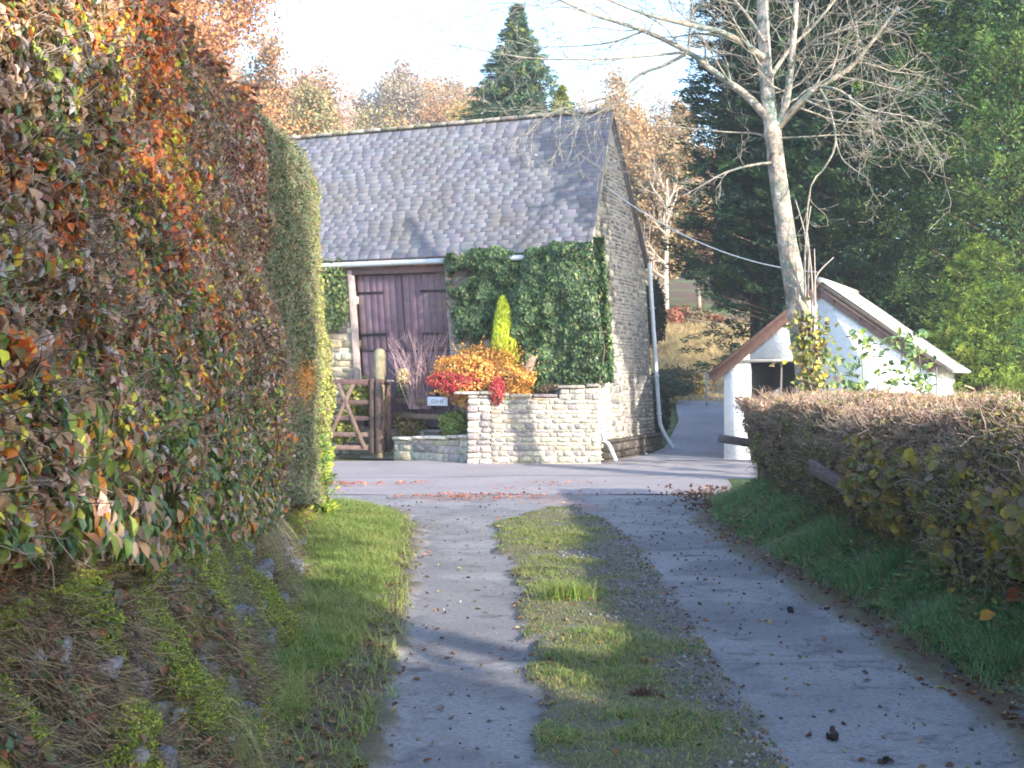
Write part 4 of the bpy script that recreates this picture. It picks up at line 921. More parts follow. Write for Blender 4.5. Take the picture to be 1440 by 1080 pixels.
# ------------------------------------------------------------------ the bare tree
def limb(S, tips, pts, r0, r1, rg, kids=9, kl=1.0, lev=2, n=16, bias=(0, 0, 0), klen=None):
    P = smoothline(pts, n); rs = np.linspace(r0, r1, n)
    for i in range(n - 1): S.append((P[i], P[i + 1], rs[i], rs[i + 1]))
    for j in range(kids):
        i = int(n * (.2 + .78 * (j + rg.uniform()) / kids)); i = min(i, n - 2); d = nrm(P[i + 1] - P[i])
        side = nrm(np.cross(d, rg.normal(0, 1, 3))); nd = nrm(d * .7 + side * .75 + np.array(bias))
        grow(S, P[i], nd, kl * rg.uniform(.6, 1.3), max(rs[i] * .36, .006), lev, rg, .6, .0, .17, (5, 4, 4), .62, .0034, tips, 7)
def bare_tree():
    rg = np.random.default_rng(5); D = 20.0; t = thing('bare_tree', 'leafless tree with pale lichened leaning trunk in front of the garage', 'tree', (*W(1146, 640, D)[:2], .1))
    Pt = [W(1150, 680, D), W(1142, 560, D), W(1128, 460, D), W(1110, 360, D), W(1096, 265, D), W(1086, 185, D)]
    g = Geo(); P = smoothline(Pt, 26); px = D / F_PX / 2
    tube(g, P, np.interp(np.linspace(0, 1, 26), [0, .3, .45, .7, 1], [60 * px, 40 * px, 33 * px, 25 * px, 23 * px]), 16, srgb(158, 144, 130), lump=.25)
    S = []; tips = []; Tp = []
    def wd_(x, y, dd=0): return W(x, y, D + dd)
    # stems above the fork
    for pts, r0, r1 in (([wd_(1086, 190), wd_(1078, 120, .1), wd_(1074, 60, .1), wd_(1072, -20, .2), wd_(1080, -120, .3)], 12.5, 8),
                        ([wd_(1090, 180), wd_(1104, 150, -.1), wd_(1112, 90, -.3), wd_(1118, 20, -.4), wd_(1122, -60, -.4)], 6.5, 4)):
        Q = smoothline(pts, 16); tube(g, Q, np.linspace(r0 * px * 2 * .9, r1 * px * 2 * .8, 16), 12, srgb(182, 170, 156), lump=.15); Tp.append(Q)
    LB = [([wd_(1084, 172), wd_(1050, 135, .1), wd_(1012, 108, .2), wd_(968, 74, .3), wd_(900, 42, .5), wd_(830, 20, .6), wd_(770, -8, .7)], 8, 2, 9, 1.5, (-.35, 0, -.1)),
          ([wd_(1074, 82), wd_(1020, 48, -.2), wd_(962, 34, -.4), wd_(900, 18, -.6), wd_(820, -15, -.8)], 6.5, 2, 9, 1.3, (-.35, 0, 0)),
          ([wd_(968, 74, .3), wd_(935, 92, .3), wd_(900, 105, .3), wd_(865, 132, .2), wd_(820, 146, .2), wd_(770, 162, .1), wd_(740, 190, .1)], 3.4, 1.2, 9, .9, (-.3, 0, -.1)),
          ([wd_(965, 74, .3), wd_(900, 80, 0), wd_(830, 84, -.2), wd_(740, 82, -.3), wd_(650, 66, -.4), wd_(600, 60, -.4)], 2.6, .8, 9, .8, (-.3, 0, 0)),
          ([wd_(905, 44, .5), wd_(860, 60, .6), wd_(800, 66, .7), wd_(735, 66, .7)], 2.2, .8, 7, .7, (-.3, 0, 0)),
          ([wd_(920, 108, .3), wd_(880, 140), wd_(830, 165), wd_(785, 205)], 1.6, .6, 5, .5, (-.2, 0, -.2)),
          ([wd_(1094, 178), wd_(1120, 150, -.2), wd_(1150, 122, -.4), wd_(1190, 100, -.5), wd_(1225, 60, -.7), wd_(1262, 10, -.8)], 8, 2.6, 10, 1.3, (.25, 0, 0)),
          ([wd_(1150, 122, -.4), wd_(1165, 150, -.5), wd_(1175, 200, -.6), wd_(1160, 235, -.6), wd_(1140, 262, -.6), wd_(1133, 330, -.7), wd_(1132, 400, -.7)], 2.6, 1.0, 3, .5, (0, 0, -.1)),
          ([wd_(1175, 200, -.6), wd_(1185, 225, -.6), wd_(1210, 245, -.6), wd_(1225, 255, -.6)], 1.6, .6, 3, .4, (.1, 0, 0)),
          ([wd_(1150, 122, -.4), wd_(1180, 128, -.8), wd_(1215, 152, -1), wd_(1250, 160, -1.1), wd_(1285, 165, -1.1)], 3, .9, 9, .8, (.2, 0, .1)),
          ([wd_(1120, 150, -.2), wd_(1140, 158, .3), wd_(1190, 172, .5), wd_(1270, 170, .6)], 2.6, .8, 9, .7, (.2, 0, .1)),
          ([wd_(1082, 110, 0), wd_(1110, 70, .4), wd_(1150, 30, .6), wd_(1190, -20, .8)], 4.5, 2, 9, 1.2, (.2, 0, .1)),
          ([wd_(1076, 60, 0), wd_(1040, 10, .3), wd_(1000, -30, .5)], 4.5, 2, 8, 1.2, (-.2, 0, .1)),
          ([wd_(1090, 195), wd_(1060, 188, .3), wd_(1020, 186, .3), wd_(960, 180, .3), wd_(905, 176, .3)], 2.2, .8, 5, .5, (-.1, 0, 0)),
          ([wd_(1096, 228), wd_(1060, 232, -.2), wd_(1020, 243, -.3), wd_(985, 262, -.3), wd_(962, 275, -.3)], 3, 1, 5, .4, (-.1, 0, .1)),
          ([wd_(1092, 195), wd_(1130, 193, -.3), wd_(1180, 190, -.3), wd_(1215, 192, -.3)], 2.2, .8, 5, .4, (.1, 0, .1)),
          ([wd_(968, 74, .3), wd_(970, 40, .2), wd_(974, 0, .2), wd_(978, -40, .1)], 2.6, 1.4, 3, .6, (0, 0, .1)),
          ([wd_(1112, 90, -.3), wd_(1140, 60, -.6), wd_(1180, 45, -.9), wd_(1230, 30, -1.1)], 3, 1, 9, .9, (.2, 0, .1))]
    for pts, r0, r1, kids, kl, bias in LB:
        limb(S, tips, pts, r0 * px * 1.6, r1 * px * 1.3, rg, kids, kl * 1.1, 2, 16, bias)
    for Q in Tp:
        for j in range(9):
            i = rg.integers(3, 14); a = rg.uniform(0, 6.28); grow(S, Q[i], (math.cos(a), math.sin(a), .35), rg.uniform(.8, 1.7), .018, 2, rg, .6, .05, .17, (4, 4, 4), .6, .0026, tips, 7)
    wood(g, S, srgb(156, 146, 130), thick=.03)
    g.build('trunk', M_barkpale, t)
    # thin suckers from the trunk foot
    g = Geo()
    for x0, y0, x1, y1, x2, y2 in ((1135, 420, 1136, 350, 1118, 280), (1140, 470, 1142, 400, 1134, 318), (1145, 430, 1147, 390, 1172, 362), (1138, 560, 1146, 440, 1145, 350), (1132, 420, 1132, 350, 1140, 290)):
        tube(g, smoothline([W(x0, y0, 19.8), W(x1, y1, 19.6), W(x2, y2, 19.6)], 12), np.linspace(.018, .007, 12), 5, srgb(170, 156, 146))
    g.build('sucker_shoots', M_twig, t)
    # ivy on the lower trunk
    g = Geo(); n = 900; u = rg.uniform(0, 1, n); P = np.stack([np.interp(u, [0, 1], [W(1156, 640, 19.75)[0], W(1136, 455, 19.75)[0]]), np.full(n, 19.75), np.interp(u, [0, 1], [.4, 2.45])], -1) + rg.normal(0, 1, (n, 3)) * np.array([.13, .12, .1])
    leaves(g, P, rg.normal(0, .6, (n, 3)) + (0, -1, .3), rg.normal(0, 1, (n, 3)), .09, .07, pick([srgb(120, 130, 60), srgb(96, 110, 56), srgb(176, 160, 60), srgb(110, 94, 70)], n))
    g.build('ivy_leaves', M_leaf, t)
bare_tree()
# leafy saplings in front of the garage wall
def sapling(x, ytop, D, seed, label):
    rg = np.random.default_rng(seed); b = W(x, 600, D); t = thing('sapling', label, 'plant', b * np.array([1, 1, 0]) + (0, 0, .3), 'green saplings in front of the garage')
    e = W(x + rg.uniform(-14, 14), ytop, D); P = smoothline([b * np.array([1, 1, 0]) + (0, 0, .2), (b + e) / 2 + rg.normal(0, .05, 3), e], 14)
    g = Geo(); tube(g, P, np.linspace(.014, .004, 14), 5, srgb(120, 120, 84)); Q = []
    for i in range(4, 14):
        for k in range(2):
            a = rg.uniform(0, 6.28); q = P[i] + np.array([math.cos(a) * .22, math.sin(a) * .2, .06]); sticks(g, P[i], q, .004, .003, srgb(130, 130, 84)); Q += [q, q + rg.normal(0, .04, 3), (P[i] + q) / 2]
    g.build('stem', M_twig, t); Q = np.array(Q); n = len(Q); g = Geo()
    leaves(g, Q + (0, 0, -.03), rg.normal(0, .5, (n, 3)) + (0, -.5, .7), rg.normal(0, .5, (n, 3)) + (0, 0, -.5), rg.uniform(.09, .17, n), rg.uniform(.06, .1, n), pick([srgb(116, 146, 84), srgb(92, 124, 84), srgb(150, 166, 80)], n)); g.build('leaves', M_leaf, t)
for k, (x, yt, D, lab) in enumerate(((1180, 500, 21, 'short green sapling nearest the bare trunk'), (1212, 468, 22, 'slender sapling second from the bare trunk, with drooping leaves'), (1236, 478, 21.4, 'bushy sapling in the middle of the row'), (1262, 470, 22, 'sapling just right of the middle of the white wall'),
                                     (1296, 474, 21.6, 'tallest sapling, its top against the right barge board'), (1198, 540, 20.5, 'low broad sapling just above the hedge by the trunk'), (1285, 530, 21, 'low sapling below the tallest one'))): sapling(x, yt, D, 90 + k, lab)

# ------------------------------------------------------------------ tall hedge and mossy bank on the left
def bank_top(Y): return np.interp(Y, [0, 5, 8, 12, 15], [1.0, .9, .72, .42, .25])
def toe(Y): return np.interp(Y, [0, 5.5, 7, 9, 12, 15, 16.5], [-.85, -1.0, -1.16, -1.34, -1.72, -2.0, -2.3])
def bank_pt(Y, v):
    """v 0 at the toe, 1 at the top"""
    z = bank_top(Y) * v * 1.05; X = toe(Y) - .46 * v - .08 * v * v
    P = np.stack([X, Y, z], -1); b = (fbm(P, .55, 111) - .5) * .34 + (fbm(P, .16, 113) - .5) * .12
    X = X + b * np.clip(v * 5, 0, 1); return np.stack([X, Y, z - .03], -1)
yy = np.linspace(1.5, 16.2, 420); vv = np.linspace(0, 1.25, 70); YV, VV = np.meshgrid(yy, vv); BP = bank_pt(YV, VV)
q = fbm(BP, .35, 121)[..., None]; q2 = fbm(BP, .1, 123)[..., None]
c = srgb(108, 94, 76) * (.6 + .8 * q2); c = c * (1 - sm(q, .47, .57)) + srgb(130, 134, 66) * (.7 + .6 * q2) * sm(q, .5, .6)
g = Geo(); g.add(BP, grid(420, 70), c.reshape(-1, 3))
bank = thing('mossy_bank_wall', 'overgrown bank of mossy stones beneath the tall hedge', 'wall', (-1.5, 6, 0))
g.build('earth', M_bank, bank, True)
n = 260; Y = rng.uniform(3.6, 14.5, n) ** 1; Y = 3.6 + (Y - 3.6) * rng.uniform(.3, 1, n); v = rng.uniform(.02, .95, n); Pn = bank_pt(Y, v); g = Geo()
ax = np.tile(np.array([[.1, 1, .1], [1, -.1, .3], [0, -.3, 1]]), (n, 1, 1)) + rng.normal(0, .25, (n, 3, 3)); ax = nrm(ax)
boxes(g, Pn + np.array([-.045, 0, -.01]), np.stack([rng.uniform(.03, .09, n), rng.uniform(.05, .08, n), rng.uniform(.03, .13, n)], -1), ax,
      pick([srgb(116, 118, 120), srgb(98, 102, 104), srgb(130, 130, 126), srgb(100, 96, 84)], n, v=.15), ch=.03, jit=.02)
g.build('stones', M_stone, bank)
# moss cushions of tiny tufts
n = 300000; Y = 3.4 + rng.uniform(0, 1, n) ** 1.4 * 11; v = rng.uniform(0, 1, n); Pn = bank_pt(Y, v)
mf = fbm(Pn, .34, 131) + .25 * (fbm(Pn, .12, 133) - .5); k = mf > .5; Pn = Pn[k]; m = len(Pn); Pn = Pn + np.array([1, 0, .3]) * (np.sqrt((mf[k] - .5).clip(0, .16)) * .16 * rng.uniform(.3, 1, m))[:, None]; g = Geo()
leaves(g, Pn + np.array([.012, 0, .01]) + rnd(m, .008), np.tile([.8, -.1, .5], (m, 1)) + rnd(m, .5), rnd(m), rng.uniform(.009, .02, m), rng.uniform(.004, .008, m), pick([srgb(150, 164, 40), srgb(124, 142, 42), srgb(172, 180, 60), srgb(104, 116, 50)], m, v=.2), lo=True)
tag(g.build('moss', M_leaf, bank), kind='stuff')
# dead stems, leaves and roots tangled on the face
n = 42000; Y = 3.4 + rng.uniform(0, 1, n) ** 1.4 * 12; v = rng.uniform(0, 1.1, n); Pn = bank_pt(Y, v); d = rnd(n, .5) + np.array([.25, 0, -.5]); g = Geo()
sticks(g, Pn + rnd(n, .015), Pn + nrm(d) * rng.uniform(.04, .16, (n, 1)) + np.array([.03, 0, 0]), .0022, .001, pick([srgb(160, 142, 112), srgb(124, 102, 84), srgb(182, 166, 130), srgb(104, 90, 78)], n))
n = 9000; Y = 3.4 + rng.uniform(0, 1, n) ** 1.4 * 12; v = rng.uniform(0, 1.1, n); Pn = bank_pt(Y, v)
leaves(g, Pn + np.array([.02, 0, .01]) + rnd(n, .015), np.tile([.8, -.2, .5], (n, 1)) + rnd(n, .6), rnd(n), rng.uniform(.02, .055, n), rng.uniform(.015, .035, n), pick([srgb(126, 92, 66), srgb(104, 76, 62), srgb(150, 100, 70), srgb(96, 108, 62), srgb(84, 112, 76)], n))
tag(g.build('dead_growth', M_leaf, bank), kind='stuff')

def blades(g, P, L, w, col, lean=.35, dirv=None, up=1.0, bend=.6):
    n = len(P); a = rng.uniform(0, 2 * math.pi, n); d = np.stack([np.cos(a), np.sin(a), np.zeros(n)], -1) if dirv is None else nrm(dirv + rnd(n, .25))
    L = np.broadcast_to(L, (n,))[:, None]; w = np.broadcast_to(w, (n,))[:, None]; s = nrm(np.cross(d, (0, 0, 1.)) + 1e-6); lean = lean * rng.uniform(.3, 1.6, (n, 1))
    m1 = P + d * L * lean * .35 + np.array([0, 0, 1]) * L * .5 * up; m2 = P + d * L * lean * (1 + bend * .4) + np.array([0, 0, 1]) * L * up * (.92 - .3 * lean * bend)
    V = np.stack([P - s * w / 2, P + s * w / 2, m1 + s * w * .4, m1 - s * w * .4, m2], 1); o = (np.arange(n) * 5)[:, None]
    g.add(V.reshape(-1, 3), [o + np.array([0, 1, 2, 3]), o + np.array([3, 2, 4])], np.repeat(np.broadcast_to(col, (n, 3)), 5, 0))
# hanging tufts of long dry grass
def hang(cY, v, n, L, label, seed, pal, out=.5):
    P0 = bank_pt(np.array([cY]), np.array([v]))[0]; t = Geo()
    P = P0 + rnd(n, .05); o = Geo(); ln = rng.uniform(.5, 1.1, n) * L; a = rnd(n, .3) + np.array([out, -.15, .0]); a = nrm(a)
    up = .25 + .2 * rng.uniform(0, 1, n); seg = 6; prev = P; pc2 = pick(pal, n)
    for k in range(seg):
        u = (k + 1) / seg; nx = P + a * (ln * u * .55)[:, None] + np.array([0, 0, 1.]) * (ln * (up * u - .95 * u * u))[:, None]
        nx[:, 2] = np.maximum(nx[:, 2], .02); sticks(o, prev, nx, .0022 * (1.1 - u * .8), .0022 * (1.0 - u * .8), pc2); prev = nx
    tag(o.build('grass_tuft', M_grass), label, 'grass tuft', group='long grass tufts on the bank')
DRY = [srgb(196, 184, 140), srgb(170, 164, 116), srgb(140, 146, 90)]
hang(6.6, .55, 420, .6, 'long green-straw grass tuft hanging low on the mossy bank', 1, DRY + [srgb(110, 130, 84)] * 2)
hang(9.3, .95, 380, .75, 'dry straw grass hanging below the hedge where the bank narrows', 2, DRY[:2] + [srgb(206, 190, 160)])
hang(7.4, 1.0, 160, .5, 'thin dry grass hanging beside the blue-grey stone', 3, DRY)
hang(8.6, .4, 220, .4, 'short pale grass tuft near the toe of the bank', 4, DRY)
hang(5.0, .35, 200, .35, 'fine grass tuft at the near lower end of the bank', 5, DRY + [srgb(110, 130, 84)])
hang(10.6, .8, 260, .6, 'bleached grass tuft closest to the evergreen hedge foot', 6, DRY[:2])

def hedge_x(Y, z):
    P = np.stack([0 * Y, Y, z], -1)
    x = np.interp(Y, [0, 4.5, 8, 12, 15], [-1.35, -1.48, -1.7, -1.95, -2.06]) - np.interp(Y, [10, 13.5], [.1, .035]) * np.clip(z - 1, 0, 4) + .16 * np.exp(-((z - 1.5) / .7) ** 2) * (1 - sm(Y, 10, 12))
    return x + (fbm(P, 1.0, 141) - .5) * .34 + (fbm(P, .28, 143) - .5) * .26
def hedge_top(Y): return np.interp(Y, [0, 7.5, 8.9, 10.2, 10.6, 12, 14.3, 15.3], [3.7, 3.72, 3.8, 3.92, 3.95, 4.0, 4.06, 3.95])
def hedge_z0(Y): return np.interp(Y, [0, 4.4, 5.0, 5.6, 7, 9.8, 12, 15], [1.15, 1.1, .95, .84, .78, .56, .46, .2]) + .12 * (fbm(np.stack([Y, Y * 0], -1), .5, 145) - .5)
SPLIT = 11.2
def hedge_pts(n, Y0, Y1, dmean=.07):
    Y = rng.uniform(Y0, Y1, n); u = rng.uniform(0, 1, n); z0 = hedge_z0(Y); z1 = hedge_top(Y) + (fbm(np.stack([Y, Y], -1), .4, 147) - .5) * .2
    z = z0 + (z1 - z0) * u; dep = rng.exponential(dmean, n).clip(0, .5)
    rt = .3 * sm(z, z1 - .4, z1) ** 2; X = hedge_x(Y, z) - dep - rt * .8
    if Y1 > 13: X -= .45 * sm(Y, 15.0, 15.7) ** 2; 
    return X, Y, z, dep
# ---- beech part
bh = thing('beech_hedge', 'very tall clipped beech hedge in russet, orange, yellow and green leaf', 'hedge', (-2.0, 7, .8))
BEB = {'br': [srgb(162, 128, 94), srgb(140, 108, 80), srgb(178, 144, 108), srgb(134, 116, 76)], 'or': [srgb(216, 128, 58), srgb(226, 150, 60), srgb(196, 104, 54), srgb(212, 116, 68)],
       'ye': [srgb(230, 198, 62), srgb(210, 196, 70)], 'gr': [srgb(118, 136, 60), srgb(98, 120, 62), srgb(148, 158, 72), srgb(92, 118, 84)], 'ma': [srgb(144, 88, 70), srgb(124, 78, 66), srgb(158, 104, 80)],
       'pi': [srgb(196, 164, 144), srgb(172, 156, 148)]}
def beech_cols(Y, z):
    n = len(Y); P = np.stack([Y, z], -1); k = (vn(P, .085, 149) * 1.7 + .4 * rng.uniform(0, 1, n)) % 1.0; a = fbm(P, .8, 151); b = fbm(P, .35, 153)
    patch = np.exp(-(((Y - 7.0) / .95) ** 2 + ((z - 3.0) / .75) ** 2)); mar = sm(Y, 9.0, 10.2) * sm(z, 2.2, 3.0); low = 1 - sm(z, .9, 2.0 + .3 * (a - .5))
    wt = np.stack([1.7 + 0 * k, .15 + 5.5 * patch + 1.2 * sm(b, .52, .72) * (Y < 9.3), .08 + 6.5 * patch * sm(b, .40, .56) + 1.0 * low * sm(b, .45, .6), .5 + 3.4 * low * sm(a, .3, .6) + 1.6 * sm(a, .52, .66) * (Y < 8.5) * (1 - patch), .2 + 2.6 * mar + .5 * sm(b, .55, .7), .7 + 0 * k], -1)
    wt = wt * np.stack([1 - .7 * patch] + [1 + 0 * k] * 5, -1); cw = np.cumsum(wt / wt.sum(1, keepdims=True), 1); idx = (k[:, None] > cw).sum(1).clip(0, 5)
    out = np.zeros((n, 3))
    for i, kk in enumerate(('br', 'or', 'ye', 'gr', 'ma', 'pi')):
        mk = idx == i; out[mk] = pick(BEB[kk], mk.sum(), v=.3)
    return np.clip(out * 1.15, 0, .85)
n = 165000; X, Y, z, dep = hedge_pts(n, 2.0, SPLIT + .15)
tw = fbm(np.stack([Y, z], -1), .55, 161) + .3 * sm(Y, 8.8, 10) * (1 - sm(z, 2.6, 3.4)) - .2 * sm(2.0 - z, 0, 1)     # bare twiggy areas
kp = rng.uniform(0, 1, n) > sm(tw, .56, .72) * .75; kp &= ~((Y > 9) & (rng.uniform(0, 1, n) < .25)); X, Y, z, dep = X[kp], Y[kp], z[kp], dep[kp]; n = len(X)
c = beech_cols(Y, z); g = Geo(); PQ = np.stack([X, Y, z], -1); NV = np.stack([vn(PQ, .11, 180 + i) - .5 for i in range(3)], -1); s = rng.uniform(.024, .056, n) * np.interp(Y, [4, 11], [1.0, 1.0])
leaves(g, np.stack([X, Y, z], -1), np.tile([.9, -.25, .35], (n, 1)) + 2.2 * NV + rnd(n, .38), np.tile([.25, 0, -.8], (n, 1)) + 1.6 * NV[:, [1, 2, 0]] + rnd(n, .4), s, s * rng.uniform(.5, .8, n), c, fold=.38)
n = 5200; Y = rng.uniform(4.0, 9.5, n); z = hedge_z0(Y) + rng.exponential(.12, n) - .04; X = hedge_x(Y, z) + rng.uniform(-.15, .1, n)      # big soft leaves along the lower edge
leaves(g, np.stack([X, Y, z], -1), np.tile([.9, -.3, .3], (n, 1)) + rnd(n, .35), np.tile([.2, 0, -1], (n, 1)) + rnd(n, .3), np.interp(Y, [4, 6.5], [.075, .05]) * rng.uniform(.7, 1.2, n), np.interp(Y, [4, 6.5], [.044, .03]) * rng.uniform(.8, 1.1, n), pick(BEB['gr'] * 2 + BEB['br'] + [BEB['pi'][0], BEB['pi'][1], BEB['or'][1]], n, v=.25), fold=.25)
n = 9000; Y = rng.uniform(2.2, SPLIT, n); X = hedge_x(Y, hedge_top(Y)) - rng.uniform(0, 1.3, n); z = hedge_top(Y) + (fbm(np.stack([X, Y], -1), .4, 147) - .5) * .2 - .05 - rng.exponential(.05, n)
leaves(g, np.stack([X, Y, z], -1), np.tile([.3, -.1, .9], (n, 1)) + rnd(n, .6), rnd(n), .065, .045, pick(BEB['br'] + BEB['or'][:2] + BEB['ma'], n))
g.build('leaves', M_leaf, bh)
g = Geo(); n = 42000; X, Y, z, dep = hedge_pts(n, 2.0, SPLIT + .1, .12); P = np.stack([X - .03, Y, z], -1); d = nrm(np.tile([.6, -.1, .25], (n, 1)) + rnd(n, .7)); m1 = P + d * rng.uniform(.04, .1, (n, 1)); e = m1 + nrm(d + rnd(n, .5)) * rng.uniform(.03, .09, (n, 1))
cc = pick([srgb(128, 108, 92), srgb(156, 138, 118), srgb(104, 88, 78), srgb(176, 160, 140)], n); sticks(g, P, m1, .0028, .002, cc); sticks(g, m1, e, .002, .0012, cc)
n = 700; Y = rng.uniform(3, SPLIT, n); b = np.stack([hedge_x(Y, 0 * Y + 1) - .5, Y, bank_top(Y) - .1], -1); h = rng.uniform(1.2, 2.6, n); e = b + np.stack([0 * n + np.zeros(n), rng.normal(0, .4, n), h], -1); e[:, 0] = hedge_x(e[:, 1], e[:, 2]) - .22
sticks(g, b, (b + e) / 2 + rnd(n, .08), .014, .01, srgb(110, 98, 88), 5); sticks(g, (b + e) / 2, e, .01, .004, srgb(110, 98, 88), 4)
g.build('twigs', M_twig, bh)
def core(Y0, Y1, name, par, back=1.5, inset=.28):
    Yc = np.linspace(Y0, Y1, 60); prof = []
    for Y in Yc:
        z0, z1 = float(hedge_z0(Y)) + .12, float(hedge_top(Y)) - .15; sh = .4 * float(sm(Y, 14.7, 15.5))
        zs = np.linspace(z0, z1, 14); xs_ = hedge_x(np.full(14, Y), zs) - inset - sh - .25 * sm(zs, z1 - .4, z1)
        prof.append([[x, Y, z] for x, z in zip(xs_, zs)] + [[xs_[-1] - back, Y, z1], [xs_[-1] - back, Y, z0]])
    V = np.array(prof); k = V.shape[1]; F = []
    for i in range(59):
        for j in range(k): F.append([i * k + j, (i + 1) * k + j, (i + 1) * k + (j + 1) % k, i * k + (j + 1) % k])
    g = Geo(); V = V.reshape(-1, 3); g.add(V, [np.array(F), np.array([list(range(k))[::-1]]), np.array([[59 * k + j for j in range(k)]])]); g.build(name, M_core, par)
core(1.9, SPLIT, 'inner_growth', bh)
# ---- evergreen part
eh = thing('evergreen_hedge', 'tall clipped evergreen hedge beyond the beech, yellow-green towards its foot', 'hedge', (-2.2, 13, .3))
n = 85000; X, Y, z, dep = hedge_pts(n, SPLIT - .1, 15.75, .06)
c = pick([srgb(92, 110, 78), srgb(76, 98, 74), srgb(112, 124, 84), srgb(128, 132, 96)], n, v=.2); P = np.stack([Y, z], -1)
yl = (sm(Y + .35 * (fbm(P, .5, 171) - .5), 13.6, 14.9) * (.45 + .55 * (1 - sm(z, 2.2, 3.4))))[:, None] * (rng.uniform(0, 1, (n, 1)) < .8); yc = pick([srgb(170, 172, 84), srgb(190, 194, 92), srgb(146, 154, 76)], n, v=.15); c = c * (1 - yl) + yc * yl
ol = rng.uniform(0, 1, n) < .25; c[ol] = pick([srgb(150, 132, 100), srgb(134, 118, 92)], int(ol.sum()))
og_ = (np.exp(-(((Y - 13.0) / .9) ** 2 + ((z - 1.55) / .28) ** 2)) > .35 + .5 * rng.uniform(0, 1, n)); c[og_] = pick([srgb(206, 140, 70), srgb(190, 120, 60), srgb(180, 150, 70)], int(og_.sum()))
bulge = .04 * np.exp(-((z - .9) / .5) ** 2) * sm(Y, 13, 14.5)
g = Geo(); s = rng.uniform(.025, .055, n); leaves(g, np.stack([X + bulge, Y, z], -1), np.tile([.8, -.4, .3], (n, 1)) + rnd(n, .6), np.tile([.4, -.2, .3], (n, 1)) + rnd(n, .6), s, s * .5, c, lo=True)
n = 9000; a = rng.uniform(0, 1, n); z = rng.uniform(.3, 4.0, n); X = hedge_x(np.full(n, 15.2), z) - .35 - a * 1.1; Yv = 15.6 + .1 * rng.normal(0, 1, n)        # end face
leaves(g, np.stack([X, Yv, z], -1), rnd(n, .5) + (0, .6, .2), rnd(n), .05, .025, pick([srgb(150, 156, 80), srgb(92, 110, 78)], n), lo=True)
n = 9000; Y = rng.uniform(SPLIT, 15.6, n); X = hedge_x(Y, hedge_top(Y)) - .1 - rng.uniform(0, 1.3, n); z = hedge_top(Y) - .06 - rng.exponential(.05, n)
leaves(g, np.stack([X, Y, z], -1), np.tile([.2, 0, .9], (n, 1)) + rnd(n, .5), rnd(n), .05, .028, pick([srgb(92, 112, 80), srgb(120, 130, 90)], n), lo=True)
g.build('leaves', M_fol, eh)
g = Geo(); n = 9000; X, Y, z, dep = hedge_pts(n, SPLIT, 15.5, .05); P = np.stack([X, Y, z], -1); e = P + nrm(np.tile([.6, -.2, .4], (n, 1)) + rnd(n, .6)) * rng.uniform(.04, .12, (n, 1)); sticks(g, P, e, .0025, .0015, pick([srgb(160, 150, 120), srgb(128, 120, 96)], n)); g.build('twigs', M_twig, eh)
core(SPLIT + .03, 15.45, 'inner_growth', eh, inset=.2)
c = W(452, 655, 14.6); 
conifer('golden_juniper', 'feathery yellow-green shrub sprawling from the evergreen hedge foot onto the road', (c[0] - .1, c[1], .08), 1.0, .3, 41, [srgb(170, 182, 70), srgb(132, 156, 72), srgb(96, 128, 80)], 150, 40, z0=.05, shape=.45, droop=.2, upt=.35, piece=.07, pl=.32)
#--PART3--
# ------------------------------------------------------------------ clipped hedge on the right
def rh_x(Y, z):      # lane-side face
    P = np.stack([0 * Y + 3, Y, z], -1)
    return np.interp(Y, [2, 7.5, 12, 16.4], [2.62, 2.66, 2.72, 2.94]) - .1 * np.exp(-((z - 1.0) / .4) ** 2) + .1 * (1 - sm(z, .35, .8)) + (fbm(P, .8, 201) - .5) * .42 + (fbm(P, .22, 203) - .5) * .2 + .5 * sm(Y, 15.9, 16.7) ** 2
def rh_top(X, Y): return np.interp(Y, [2, 8, 16.5], [1.42, 1.40, 1.33]) + (fbm(np.stack([X, Y], -1), .7, 205) - .5) * .2 + (fbm(np.stack([X, Y], -1), .16, 206) - .5) * .12 + .06 * sm(X, 2.9, 3.4)
rh = thing('clipped_hedge', 'waist-high clipped brown twiggy hedge along the right of the lane', 'hedge', (3.0, 9, .3))
def rpts(n, Y0, Y1, dm=.08):
    Y = rng.uniform(Y0, Y1, n); z = .32 + 1.1 * rng.uniform(0, 1, n) ** .85; top = rh_top(np.full(n, 2.7), Y); z = .3 + (z - .32) / 1.1 * (top - .3); X = rh_x(Y, z) + rng.exponential(dm, n).clip(0, .6) + .18 * sm(z, top - .2, top) ** 2
    return X, Y, z
def rtop(n, Y0, Y1):
    Y = rng.uniform(Y0, Y1, n); X = 2.75 + 1.15 * rng.uniform(0, 1, n); return X, Y, rh_top(X, Y) - .03 - rng.exponential(.05, n)
RL1 = [srgb(176, 142, 116), srgb(194, 162, 132), srgb(152, 124, 102), srgb(204, 176, 138)]
RL2 = [srgb(138, 148, 84), srgb(166, 158, 84), srgb(196, 176, 86), srgb(122, 130, 84)]
g = Geo(); X, Y, z = rpts(52000, 3, 16.5); n = len(X); P = np.stack([X, Y, z], -1); q = fbm(P, .6, 211) + .35 * (1 - sm(z, .6, 1.15)) + .08
c = pick(RL1, n, v=.2); mk = rng.uniform(0, 1, n) < sm(q, .45, .75); c[mk] = pick(RL2, int(mk.sum()), v=.2)
dk = rng.uniform(0, 1, n) < .15; c[dk] = pick([srgb(92, 118, 72), srgb(84, 100, 64)], int(dk.sum()))
kp = rng.uniform(0, 1, n) < np.interp(z, [.4, .8, 1.4], [.5, .75, 1]) * (.25 + .75 * sm(fbm(P, .3, 217), .36, .5)); P, c, z = P[kp], c[kp], z[kp]; n = len(P)
